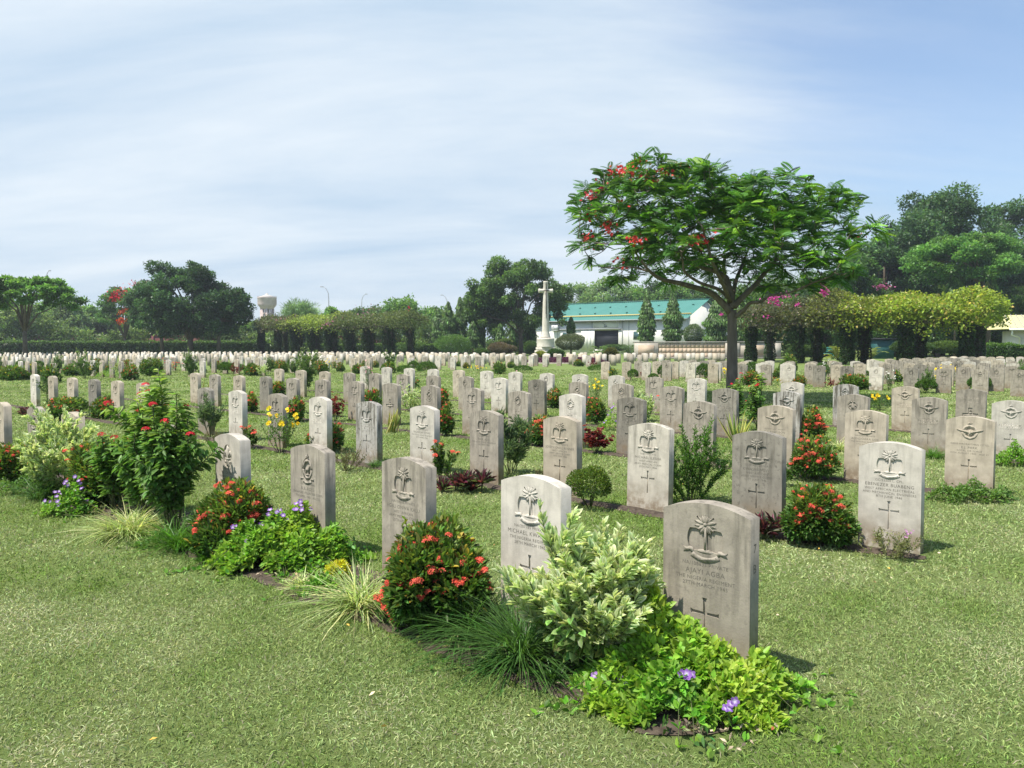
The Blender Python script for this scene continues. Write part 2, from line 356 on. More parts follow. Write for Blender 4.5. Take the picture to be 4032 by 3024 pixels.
def palm(holes, rel, s=1.):
    cy = .553; r = .080; b = cy - .046
    yt = cy + .034
    for k in (-1, 1):
        a = [(k * .006, b + .004), (k * .0045, yt + .022)] + [(k * x, y) for x, y in [(.014, yt + .012), (.022, yt + .02), (.032, yt + .006), (.04, yt + .01)]]
        th0 = math.degrees(math.asin((yt + .008 - cy) / r)); arc = [(k * (r * math.cos(math.radians(q))), cy + r * math.sin(math.radians(q))) for q in np.linspace(th0, -38, 12)]
        a += arc + [(k * .04, b - .001), (k * .02, b + .004)]
        holes.append(a[::k])
    plate(rel, [(-.005, b), (-.0032, yt + .03), (.0032, yt + .03), (.005, b)], -DB, .001)
    plate(rel, lens(-.035, b - .002, 0, .07, .016, 7), -DB, .001)
    for i, a in enumerate(np.linspace(-62, 242, 13)):
        L = .047 if -30 < a < 210 else .04
        plate(rel, lens(0, cy + .062, a, L * (1 if abs(a - 90) > 50 else .78), .0215, 6, .004), -.003, .0012 + .001 * (i % 2), .35)
    plate(rel, circ(0, cy + .062, .009, n=8), -.002, .003)
    ribbon(rel, 0, .482)
    return []
def raf(holes, rel):
    cy = .56; r = .058
    holes.append(arc_band(0, cy, .0, r * .72, 28, 152, 12)[:12] + [(-r * .35, cy + .016), (0, cy + .022), (r * .35, cy + .016)])
    for k in (-1, 1):
        holes.append(([(k * r * .72 * math.cos(math.radians(a)), cy + r * .72 * math.sin(math.radians(a))) for a in np.linspace(-28, -82, 8)] + [(k * .012, cy - .022), (k * .028, cy - .014)])[::k])
    o = circ(0, cy, r, n=28)
    plate(rel, o[:0] + arc_band(0, cy, r * .8, r * 1.12, 0, 179, 18), -.001, .003, .05); plate(rel, arc_band(0, cy, r * .8, r * 1.12, 180, 359, 18), -.001, .003, .05)
    for k in (-1, 1):
        plate(rel, [(k * a, cy + b) for a, b in [(.0, .004), (.03, .012), (.06, .018), (.105, .026), (.09, .012), (.062, .002), (.03, -.008), (.0, -.012)]][::k], -.006, .0055, .1)
    plate(rel, lens(0, cy + .018, -90, .05, .02), -.006, .006)
    crown_badge(rel, 0, cy + r * 1.12 + .012, .019)
def wreath(holes, rel, ry=1.1):
    cy = .56; r = .055
    holes.append(circ(0, cy, r * 1.12, r * 1.12 * ry, 28))
    for a in range(0, 360, 24):
        x, y = r * .86 * math.cos(math.radians(a)), r * .86 * ry * math.sin(math.radians(a))
        plate(rel, lens(x, cy + y, a + 60, .026, .016), -DB, .002)
    plate(rel, arc_band(0, cy, r * .5, r * .74, 0, 179, 14, ry), -DB, .0, .05); plate(rel, arc_band(0, cy, r * .5, r * .74, 180, 359, 14, ry), -DB, .0, .05)
    crown_badge(rel, 0, cy + r * ry * 1.12 + .006, .017)
def oval_badge(holes, rel):
    cy = .545; rx, ry = .058, .072
    holes.append(circ(0, cy, rx, ry, 28))
    for a0 in (0, 180): plate(rel, arc_band(0, cy, rx * .66, rx * .93, a0, a0 + 179, 14, ry / rx), -DB, .001, .05)
    # standing beast, side view
    plate(rel, [(-.022, cy - .03), (-.014, cy - .03), (-.012, cy - .008), (.006, cy - .008), (.008, cy - .03), (.016, cy - .03), (.018, cy + .006), (.024, cy + .02), (.018, cy + .032), (.006, cy + .024), (-.004, cy + .01), (-.02, cy + .01), (-.026, cy - .006)], -DB, -.001, .1)
    plate(rel, lens(-.03, cy - .034, 0, .06, .01), -DB, -.001)
    crown_badge(rel, 0, cy + ry + .008, .019); ribbon(rel, 0, cy - ry * 1.05 - .004, .78)
def fleur(holes, rel):
    cy = .54; holes.append(circ(0, cy, .062, .084, 30))
    plate(rel, [(0, cy + .08), (.016, cy + .045), (.018, cy + .02), (.008, cy - .01), (.010, cy - .05), (.016, cy - .07), (0, cy - .078), (-.016, cy - .07), (-.010, cy - .05), (-.008, cy - .01), (-.018, cy + .02), (-.016, cy + .045)], -DB, .002, .12)
    for k in (-1, 1):
        plate(rel, [(k * a, cy + b) for a, b in [(.010, -.012), (.014, .018), (.028, .042), (.044, .040), (.055, .022), (.052, .0), (.040, -.006), (.034, .006), (.042, .014), (.036, .024), (.026, .012), (.022, -.012)]][::k], -DB, .001, .12)
        plate(rel, circ(k * .030, cy - .04, .012, n=10), -DB, .001)
    plate(rel, [(-.03, cy - .012), (.03, cy - .012), (.03, cy - .024), (-.03, cy - .024)], -DB, .003)
def bugle(holes, rel):
    cy = .56; holes.append(circ(0, cy, .062, n=28))
    for a0 in (0, 180): plate(rel, arc_band(0, cy, .05, .06, a0, a0 + 179, 14), -DB, .0, .05)
    plate(rel, [(-.006, cy + .04), (.006, cy + .04), (.016, cy - .02), (.024, cy - .03), (.02, cy - .042), (-.02, cy - .042), (-.024, cy - .03), (-.016, cy - .02)], -DB, .001, .1)
    for k in (-1, 1):
        plate(rel, circ(k * .014, cy + .044, .011, .007, 10), -DB, .001); plate(rel, [(k * .018, cy + .004), (k * .05, cy + .004), (k * .05, cy - .008), (k * .02, cy - .008)][::k], -DB, .0)
def dashes(y, w, cap, g):
    out = []; x = -w / 2
    while x < w / 2 - .006:
        L = g.uniform(.006, .011)
        out.append([(x, y - cap / 2), (x + L * .35, y - cap / 2), (x + L * .35, y + cap / 2), (x, y + cap / 2)]); x += L * .35 + g.uniform(.0045, .0065) + (.006 if g.random() < .15 else 0)
    return out
def broad_cross(holes, rel):
    cy = .33; t = .028
    for sgn in (1,):
        holes.append([(-t, .43), (-t, cy + .02), (-.10, cy + .02), (-.10, cy - .028), (-t, cy - .028), (-t, .16), (t, .16), (t, cy - .028), (.10, cy - .028), (.10, cy + .02), (t, cy + .02), (t, .43)])
    plate(rel, [(-.075, cy - .006), (-.03, cy + .004), (.02, cy + .006), (.075, cy - .004), (.078, cy - .016), (.02, cy - .022), (-.075, cy - .018)], -DB, .002, .15)
    plate(rel, circ(0, cy + .022, .02, .018, 12), -DB, .002); crown_badge(rel, 0, cy + .06, .018, -.001)
def arabic(holes):
    g = np.random.default_rng(3)
    for r_, y in enumerate((.43, .40, .37)):
        x = -.1
        while x < .09:
            a = g.uniform(0, 360); holes.append(arc_band(x + .008, y, .006, .0105, a, a + 170, 7)); x += .025
            if g.random() < .6: holes.append([(x - .006, y + .011), (x - .003, y + .011), (x - .003, y + .014), (x - .006, y + .014)])
TEXTS = {
 'a1': ['NA/108833 PRIVATE', 'AJAYI AGBA', 'THE NIGERIA REGIMENT', '27TH MARCH 1945'],
 'a2': ['NA/207785 PRIVATE', 'MICHAEL KWAKWA', 'THE NIGERIA REGIMENT', '28TH MARCH 1945'],
 'a3': ['NA/159266 PRIVATE', 'EGBU ONWA KALU', 'WEST AFRICAN', 'ARMY MEDICAL CORPS', '25TH APRIL 1945'],
 'a4': ['1227 CORPORAL', 'N.B. ROSS', 'SINGAPORE VOLUNTEER CORPS', '7TH APRIL 1942   AGE 32'],
 'a5': ['SIGNALLER', 'G. CASTLE', 'THE MANCHESTER REGT', '4TH JUNE 1944'],
 'b1': ['GC/52560 L. CPL.', 'EBENEZER BUABENG', 'WEST AFRICAN ELECTRICAL', 'AND MECHANICAL ENGINEERS', '8TH JUNE 1946'],
 'b2': ['GC/31431 DRIVER', 'KWASI ANTWI', 'WEST AFRICAN', 'ARMY SERVICE CORPS', '1ST JUNE 1946'],
 'b3': ['NA/11051 PTE', 'MICHAEL ILESHA', 'WEST AFRICAN', 'ARMY MEDICAL CORPS', '29TH MAY 1946'],
 'b4': ['GC/13592 PRIVATE', 'JOSEPH ONILL RENNER', 'WEST AFRICAN', 'ARMY SERVICE CORPS', '18TH MAY 1946'],
 'b5': ['GC/8971 PTE', 'PAUL AZU', 'THE GOLD COAST REGIMENT', '3RD MAY 1946'],
 'b6': ['GC/5894 PRIVATE', 'NICHOLAS OPARE', 'THE GOLD COAST REGIMENT', '25TH APRIL 1946'],
 'c1': ['158203 AIRCRAFTMAN 1ST CL.', 'E.J. PARK', 'ROYAL AIR FORCE', '15TH AUGUST 1945   AGE 21'],
 'c2': ['NA/32451 PRIVATE', 'AONDOAKA UDE', 'THE NIGERIA REGIMENT', '5TH JULY 1946'],
 'c3': ['FLIGHT LIEUTENANT', 'C.S. RAWLISON', 'ROYAL AIR FORCE', '8TH MAY 1946'],
}
LINE_Y = [.452, .422, .393, .369, .346]; CAPS = [.015, .021, .0155, .0155, .0155]
STONE = {}
def stone_kind(kind, text=None, detail=True):
    key = (kind, text, detail)
    if key in STONE: return STONE[key]
    holes = []; rel = MB(); letters = []; thin = []
    g = np.random.default_rng(abs(hash_(str(key))) % 9999)
    {'palm': lambda: palm(holes, rel), 'arabic': lambda: palm(holes, rel), 'raf': lambda: raf(holes, rel), 'wreath': lambda: wreath(holes, rel), 'oval': lambda: oval_badge(holes, rel),
     'fleur': lambda: fleur(holes, rel), 'bugle': lambda: bugle(holes, rel), 'broad': lambda: broad_cross(holes, rel)}[kind]()
    if kind == 'arabic': arabic(thin)
    elif kind == 'broad':
        for y, w in ((.60, .16), (.57, .22), (.54, .2), (.51, .24)): thin += dashes(y, w, .010, g)
    else:
        holes.append(flare_cross(0, .318, .185, .125, .34))
        if not text:
            for y, w, c in ((.44, .15, .009), (.416, .22, .014), (.392, .24, .009), (.37, .2, .009)): thin += dashes(y, w, c, g)
    lv, lf = [], []
    if text:
        mbt = MB()
        for i, s in enumerate(TEXTS[text]):
            V, Fc = text_polys(s, 0, LINE_Y[i], CAPS[i], .325); mbt.add(to_xz(np.c_[V[:, :2], np.zeros(len(V))], -Y - .0004), Fc, None)
        if kind in ('palm',):
            pass
        letters = mbt
    outer = [(SW / 2, -.06)] + prof_top() + [(-SW / 2, -.06)]
    # body slab: from the back to the bottom of the deepest recess, then a layer with the deep recesses, then one with all recesses
    V, Fc = curve_mesh([outer], 0, ST - DB); mb = MB(); mb.add(to_xz(V, ST / 2), Fc)
    V, Fc = curve_mesh([outer] + holes, ST - DB, ST - DL); mb.add(to_xz(V, ST / 2), Fc)
    V, Fc = curve_mesh([outer] + holes + thin, ST - DL, ST); mb.add(to_xz(V, ST / 2), Fc)
    rel.xf(off=np.array([0, -Y, 0]))
    if not detail:
        for v, c in zip(rel.V, rel.C): pass
        n0 = mb.n
        mb2 = rel
        for k, a in mb2.F.items():
            for f in a: mb.F.setdefault(k, []).append(f + n0)
        mb.V += mb2.V; mb.C += mb2.C; mb.n += mb2.n
        STONE[key] = (mb.mesh('headstone', M['stone']), None, None)
    else:
        STONE[key] = (mb.mesh('headstone', M['stone']), rel.mesh('badge', M['stone']), letters.mesh('inscription', M['letters']) if text else None)
    return STONE[key]
def hash_(s):
    h = 7
    for c in s: h = (h * 131 + ord(c)) % 1000003
    return h
TONE = {'white': ((.50, .465, .40), .25), 'cream': ((.43, .375, .29), .42), 'grey': ((.33, .295, .24), .72), 'dark': ((.25, .23, .19), .85), 'lichen': ((.42, .40, .36), 1.6), 'soiled': ((.49, .45, .375), .55)}
TONEW = {'white': 'white', 'cream': 'cream', 'grey': 'grey', 'dark': 'dark grey', 'lichen': 'black-blotched', 'soiled': 'brown-stained white'}
BADGEW = {'palm': 'palm-badge', 'arabic': 'palm-badge Arabic-script', 'raf': 'eagle-badge', 'wreath': 'wreath-badge', 'oval': 'crowned oval-badge', 'fleur': 'fleur-de-lis', 'bugle': 'bugle-badge', 'broad': 'broad-cross'}
def put_stone(loc, kind, tone, text=None, detail=True, label='', group='war grave headstones', g=rng, bare=False):
    me, bd, ins = stone_kind(kind, text, detail)
    o = link('headstone', me, None, loc, ROT + g.normal() * .02, label, 'headstone', group)
    o.rotation_euler[0] = g.normal() * .006; o.rotation_euler[1] = g.normal() * .007
    c, a = TONE[tone]; k = 1 + g.normal() * .06; o.color = (c[0] * k, c[1] * k, c[2] * k, a)
    if bd is not None:
        b = link('badge', bd, o); b.color = o.color
    if ins is not None: link('inscription', ins, o)
    return o
# near plot: apex pixel of every stone that shows, row by row (row, x, y, badge, tone, text)
ROWNAME = ['front row', 'second row', 'third row', 'fourth row', 'fifth row']
P1 = [(0, 2780, 1983, 'palm', 'grey', 'a1'), (0, 2085, 1877, 'palm', 'white', 'a2'), (0, 1585, 1805, 'palm', 'grey', 'a3'), (0, 1207, 1753, 'oval', 'grey', 'a4'), (0, 895, 1709, 'fleur', 'white', 'a5'),
 (0, 640, 1676, 'palm', 'dark', None), (0, 270, 1623, 'palm', 'cream', None), (0, 130, 1602, 'palm', 'grey', None), (0, -8, 1584, 'palm', 'cream', None),
 (1, 3507, 1743, 'palm', 'white', 'b1'), (1, 2983, 1700, 'palm', 'dark', 'b2'), (1, 2550, 1668, 'palm', 'soiled', 'b3'), (1, 2205, 1640, 'palm', 'cream', 'b4'), (1, 1905, 1617, 'palm', 'grey', 'b5'),
 (1, 1660, 1598, 'palm', 'white', 'b6'), (1, 1441, 1581, 'palm', 'lichen', None), (1, 1250, 1563, 'palm', 'white', None), (1, 1082, 1550, 'palm', 'grey', None), (1, 925, 1538, 'palm', 'white', None),
 (1, 800, 1526.5, 'palm', 'dark', None), (1, 554, 1507, 'palm', 'cream', None), (1, 452, 1499, 'palm', 'cream', None), (1, 363, 1493, 'palm', 'dark', None), (1, 277, 1486.8, 'palm', 'cream', None), (1, 200, 1480, 'palm', 'cream', None), (1, 129, 1474, 'palm', 'white', None),
 (2, 3820, 1640, 'raf', 'cream', 'c1'), (2, 3407, 1616, 'palm', 'cream', 'c2'), (2, 3052, 1597, 'raf', 'cream', 'c3'), (2, 2748, 1580, 'raf', 'grey', None), (2, 2480, 1565, 'palm', 'dark', None), (2, 2248.6, 1551, 'wreath', 'white', None),
 (2, 2040, 1540, 'wreath', 'grey', None), (2, 1855, 1527.5, 'palm', 'grey', None), (2, 1689, 1517.6, 'oval', 'grey', None), (2, 1534.6, 1509, 'broad', 'grey', None), (2, 1394, 1501, 'palm', 'grey', None), (2, 1263.6, 1494, 'palm', 'grey', None),
 (2, 1147, 1488, 'arabic', 'grey', None), (2, 1039, 1482, 'arabic', 'dark', None), (2, 935, 1478, 'palm', 'cream', None), (2, 840, 1474, 'palm', 'grey', None), (2, 763, 1468, 'palm', 'cream', None),
 (3, 3984, 1577.7, 'raf', 'white', None), (3, 3658, 1564.6, 'raf', 'grey', None), (3, 3357, 1553, 'bugle', 'grey', None), (3, 3096, 1541, 'raf', 'lichen', None), (3, 2853, 1530, 'raf', 'dark', None), (3, 2641.5, 1520.6, 'palm', 'grey', None),
 (3, 2447.6, 1510.6, 'wreath', 'grey', None), (3, 2273.5, 1503, 'oval', 'grey', None), (3, 2112, 1494, 'wreath', 'dark', None), (3, 1962, 1487, 'palm', 'white', None), (3, 1829.5, 1482, 'wreath', 'grey', None), (3, 1702, 1478, 'oval', 'grey', None),
 (3, 1583, 1473, 'palm', 'grey', None), (3, 1472, 1469, 'wreath', 'grey', None), (3, 1370, 1467, 'oval', 'grey', None), (3, 1273.5, 1462, 'palm', 'cream', None), (3, 1180, 1457, 'palm', 'cream', None), (3, 1094.5, 1452, 'arabic', 'cream', None),
 (4, 3823.5, 1532, 'broad', 'grey', None), (4, 3567, 1521.7, 'raf', 'cream', None), (4, 3329, 1513, 'wreath', 'lichen', None), (4, 3117, 1504, 'raf', 'white', None), (4, 2741, 1489, 'palm', 'white', None), (4, 2574, 1484, 'palm', 'grey', None),
 (4, 2423.7, 1478, 'oval', 'white', None), (4, 2281, 1473, 'oval', 'white', None), (4, 2149, 1469, 'wreath', 'white', None), (4, 2025, 1464, 'wreath', 'white', None), (4, 1912.5, 1460, 'wreath', 'white', None), (4, 1803, 1456.4, 'wreath', 'cream', None),
 (4, 1702, 1453, 'oval', 'white', None), (4, 1607.7, 1449.5, 'oval', 'white', None), (4, 1518.7, 1445.5, 'wreath', 'white', None), (4, 1432.6, 1442, 'oval', 'white', None)]
STONES_AT = []          # (position, label tail) of all stones
cnt = {}
for (r, x, y, kd, tn, tx) in P1:
    p = at_h(x, y, SH) + N * ST / 2; p[2] = 0
    cnt[r] = cnt.get(r, 0) + 1; tail = f'{ordn(cnt[r])} from the right in the {ROWNAME[r]}'
    lab = f'{TONEW[tn]} {BADGEW[kd]} headstone, {tail}'
    o = put_stone(p, kd, tn, tx, True, lab, 'headstones of the near plot')
    STONES_AT.append((p, tail, o))
    if (r, x) == (0, 2780):
        mbt = MB()          # plot mark on the stone's side; dark flat letters stand for shaded cuts
        for s, yy in (('7', .545), ('B', .465)):
            V, Fc = text_polys(s, 0, yy, .036); mbt.add(np.c_[np.full(len(V), SW / 2 + .0006), V[:, 0], V[:, 1]], Fc)
        link('plot_mark', mbt.mesh('plot_mark', M['letters']), o)
    if kd == 'palm' and tx:      # letters on the scroll
        if 'scroll' not in STONE:
            mbt = MB()
            for i, ch in enumerate('R.W.A.F.F.'[::1]):
                if ch == '.': continue
                a = math.radians(270 + (i - 4.0) * 7.6); V, Fc = text_polys(ch, 0, 0, .0105)
                ca, sa = math.cos(a + math.pi / 2), math.sin(a + math.pi / 2); V2 = np.c_[V[:, 0] * ca - V[:, 1] * sa, V[:, 0] * sa + V[:, 1] * ca]
                V2 += np.array([.096 * math.cos(a), .567 + .096 * math.sin(a)]); mbt.add(np.c_[V2[:, 0], np.full(len(V2), -Y - .0029), V2[:, 1]], Fc)
            STONE['scroll'] = mbt.mesh('scroll_lettering', M['letters'])
        bd = [c for c in o.children if c.name.startswith('badge')][0]; link('scroll_lettering', STONE['scroll'], bd)
# far plots: same badges, simpler meshes
FAR = []   # (pos, plotname, row, tone, kind)
def infr(p, m=30):
    x = CX + F * p[0] / p[1]; return -m < x < 4032 + m
fg = np.random.default_rng(21)
def far_row(plot, row, pts, missing=.04):
    for p in pts:
        if p[1] > 6 and infr(p) and fg.random() > missing:
            FAR.append((np.array([p[0], p[1], 0.]) + np.array([*fg.normal(size=2) * .03, 0]), plot, row))
# right-hand far plot: the two front ranks as seen, the rest on the grid
rt = [(4003, 1456), (3861, 1452), (3722, 1449.5), (3588, 1447), (3460.5, 1444.5), (3329, 1441), (3223, 1438.6), (3112, 1436), (3015, 1434.5), (2925, 1433), (2811.6, 1431), (2719, 1428.6), (2630, 1427), (2545.5, 1425.6), (2465, 1424.6), (2388, 1423.6)]
far_row('far right plot', 0, [at_h(x, y, SH)[:2] for x, y in rt], 0)
o2 = at_h(4003, 1456, SH)[:2]; e2 = at_h(2388, 1423.6, SH)[:2]; u2 = (e2 - o2) / 15.; n2 = np.array([u2[1], -u2[0]]); n2 /= np.linalg.norm(n2)
for j in range(1, 14):
    lo = -int(j * 2.2) - 2; hi = 16 if j < 4 else 10
    far_row('far right plot', j, [o2 + u2 * (i + .1 * j) + n2 * 2.1 * j for i in range(lo, hi)], .02)
# ranks in front of the memorial wall
for j, (d, x0, x1, st) in enumerate([(62, 2440, 2860, 34), (66, 2400, 2860, 33)]):
    far_row('memorial wall ranks', j, [at_d(x, 1400, d + (x - 2440) * -.004)[:2] for x in np.arange(x0, x1, st)], .1)
far_row('ranks beyond the cross', 0, [at_d(x, 1400, d)[:2] for x, d in [(2240, 70), (2262, 72), (2292, 68), (2305, 71), (2345, 66), (2362, 70), (2400, 64), (2290, 60), (2110, 50)]], 0)
# left-hand far plot
e0 = np.array([-16.6, 27.8]); rs = np.array([1.94, 1.88]); us = np.array([-.86, .88])
for j in range(0, 15):
    off = fg.normal() * .1
    far_row('far left plot', j, [e0 + rs * j + us * (i * 1.0 + off) for i in range(0, 46) if (e0 + rs * j + us * i)[1] < 82 - max(0, 0)], .07)
FAR.sort(key=lambda f: np.hypot(*f[0][:2]))
NIND = 300 - len(P1)
seq = {}
for f in sorted(FAR[:NIND], key=lambda f: -f[0][0] / f[0][1]):
    p, plot, row = f; k = (plot, row); seq[k] = seq.get(k, 0) + 1
    tn = fg.choice(['white', 'cream', 'grey', 'dark', 'soiled'], p=[.34, .28, .24, .06, .08] if 'left' in plot else [.16, .36, .34, .1, .04])
    kd = fg.choice(['palm', 'wreath', 'raf', 'oval', 'broad', 'bugle'], p=[.1, .32, .2, .2, .12, .06])
    tail = f'{ordn(seq[k])} from the right, {ordn(row + 1)} rank, {plot}'
    o = put_stone(p, str(kd), str(tn), None, False, f'{TONEW[str(tn)]} {BADGEW[str(kd)]} headstone, {tail}', 'headstones of the far plots', fg)
    STONES_AT.append((p, tail, o))
# the remaining distant stones, beyond the three hundred that show largest
rest = MB(); outer = [(SW / 2, -.03)] + prof_top(7) + [(-SW / 2, -.03)]
cols = []
for p, plot, row in FAR[NIND:]:
    a = ROT + fg.normal() * .02; c, s = math.cos(a), math.sin(a); R3 = np.array([[c, -s, 0], [s, c, 0], [0, 0, 1]])
    k = len(outer); o_ = np.array(outer); V = np.concatenate([np.c_[o_[:, 0], np.full(k, -ST / 2), o_[:, 1]], np.c_[o_[:, 0], np.full(k, ST / 2), o_[:, 1]]]) @ R3.T + p
    tn = TONE[str(fg.choice(['white', 'cream', 'grey', 'dark'], p=[.42, .3, .23, .05]))][0]
    rest.add(V, [tuple(range(k))[::1], tuple(range(k, 2 * k))[::-1]] + [(i, k + i, k + (i + 1) % k, (i + 1) % k) for i in range(k)], np.array(tn) * fg.uniform(.85, 1.1))
M['farstone'] = mat_leaf('distant_stone', 0., .9, .1)
print('STONES', len(P1), len(FAR))
if rest.V: link('distant_headstones', rest.mesh('distant_headstones', M['farstone']), None, None, 0, 'mass of tiny pale headstones at the far end of the cemetery', 'headstones', None, 'stuff')
# ------------------------------------------------------------------ ground, beds, grass
def lawn_mat():
    m = bpy.data.materials.new('mown_lawn'); t = nt(m); P = t.nodes['Principled BSDF']; P.inputs['Roughness'].default_value = .95; P.inputs['Specular IOR Level'].default_value = .05
    tc = t.nodes.new('ShaderNodeTexCoord')
    def noise(s, d=6., r=.6, st=(1, 1, 1)):
        mp = t.nodes.new('ShaderNodeMapping'); mp.inputs['Scale'].default_value = st; lk(t, tc, 'Object', mp, 'Vector')
        n = t.nodes.new('ShaderNodeTexNoise'); n.inputs['Scale'].default_value = s; n.inputs['Detail'].default_value = d; n.inputs['Roughness'].default_value = r; lk(t, mp, 'Vector', n, 'Vector'); return n
    def ramp(n, a, b, c1, c2):
        r = t.nodes.new('ShaderNodeValToRGB'); r.color_ramp.elements[0].position = a; r.color_ramp.elements[1].position = b
        r.color_ramp.elements[0].color = (*c1, 1); r.color_ramp.elements[1].color = (*c2, 1); lk(t, n, 'Fac', r, 'Fac'); return r
    def mix(f, a, b, mode='MIX', fac=None):
        n = t.nodes.new('ShaderNodeMix'); n.data_type = 'RGBA'; n.blend_type = mode
        if f is not None: t.links.new(f.outputs[0], n.inputs['Factor'])
        else: n.inputs['Factor'].default_value = fac
        t.links.new(a, n.inputs['A']); t.links.new(b, n.inputs['B']); return n
    a = ramp(noise(70., 8., .75), .34, .68, (.08, .14, .035), (.22, .27, .11))
    b = ramp(noise(1.1, 5.), .35, .65, (.125, .205, .05), (.24, .29, .115))
    c = mix(None, a.outputs['Color'], b.outputs['Color'], fac=.5)
    d = ramp(noise(260., 3., .8), .3, .75, (.45, .47, .4), (1.45, 1.4, 1.3)); e = mix(None, c.outputs['Result'], d.outputs['Color'], 'MULTIPLY', 1.)
    lk(t, e, 'Result', P, 'Base Color')
    bp = t.nodes.new('ShaderNodeBump'); bp.inputs['Strength'].default_value = .8; bp.inputs['Distance'].default_value = .02; nb = noise(110., 6., .8); lk(t, nb, 'Fac', bp, 'Height'); lk(t, bp, 'Normal', P, 'Normal')
    return m
M['lawn'] = lawn_mat()
mb = MB()
xs = np.concatenate([[-1500, -400], np.linspace(-120, 120, 81), [400, 1500]]); ys = np.concatenate([[-300], np.linspace(-20, 180, 81), [400, 1500]])
X, Yg = np.meshgrid(xs, ys); Z = np.zeros_like(X)
Z[(Yg > 150)] = .0
nx, ny = len(xs), len(ys); idx = np.arange(nx * ny).reshape(ny, nx)
mb.add(np.stack([X.ravel(), Yg.ravel(), Z.ravel()], 1), [np.stack([idx[:-1, :-1].ravel(), idx[:-1, 1:].ravel(), idx[1:, 1:].ravel(), idx[1:, :-1].ravel()], 1)])
link('lawn', mb.mesh('lawn', M['lawn']), kind='structure')
A1P = at_h(2780, 1983, SH); A1P[2] = 0
def grid(al, ac, z=0.): return A1P + U * al + N * ac + np.array([0, 0, z])
def wob(s, seed, amp=.035): return amp * (math.sin(s * 5.3 + seed) * .5 + math.sin(s * 11.7 + seed * 2.1) * .35 + math.sin(s * 23. + seed * .7) * .25)
BEDS = []      # (along0, along1, across_front, across_back, seed)
for r in range(5):
    BEDS.append((-.22 if r else -.3, 7.9 + (12 if r else 2), 2.57 * r - (.56 if r == 0 else .19) - .03 * r, 2.57 * r + .0 - .03 * r, r * 1.7))
for r, (a0, a1, f, b, sd) in enumerate(BEDS):
    mb = MB(); ss = np.arange(a0, a1, .06); k = len(ss); V = []
    for j, wgt in enumerate(np.linspace(0, 1, 7)):
        for s in ss:
            ac = (f + wob(s, sd)) * (1 - wgt) + (b + wob(s, sd + 9, .02)) * wgt
            end = min(1, (s - a0) / .25); ac = (f + b) / 2 + (ac - (f + b) / 2) * math.sqrt(max(end, .02))
            z = .004 + .018 * math.sin(math.pi * wgt) + .006 * math.sin(s * 41 + j * 2.2) * math.sin(math.pi * wgt)
            V.append(grid(s, ac, z))
    Fq = [(j * k + i, (j + 1) * k + i, (j + 1) * k + i + 1, j * k + i + 1) for j in range(6) for i in range(k - 1)]
    mb.add(np.array(V), Fq); link('flower_bed_soil', mb.mesh('flower_bed_soil', M['soil'], True), kind='structure')
def in_bed(P, pad=0.):
    q = P - A1P; al = q @ U; ac = q @ N; m = np.zeros(len(P), bool)
    for (a0, a1, f, b, sd) in BEDS:
        fr = f + .035 * (np.sin(al * 5.3 + sd) * .5 + np.sin(al * 11.7 + sd * 2.1) * .35 + np.sin(al * 23. + sd * .7) * .25)
        m |= (al > a0 - pad) & (al < a1) & (ac > fr - pad) & (ac < b + pad)
    return m
def in_stone(P):
    q = P - A1P; al = q @ U; ac = q @ N; return (np.abs(((al + .46) % .92) - .46) < .2) & (np.abs(((ac + 1.28) % 2.56) - 1.28) < .05) & (ac > -.5) & (al > -.5)
def sine_noise(P, f, seed):
    g = np.random.default_rng(seed); s = 0
    for k in range(6):
        a = g.uniform(0, 6.28); fr = f * g.uniform(.6, 1.8); s = s + np.sin((P[:, 0] * math.cos(a) + P[:, 1] * math.sin(a)) * fr + g.uniform(0, 6.28))
    return s / 6 ** .5
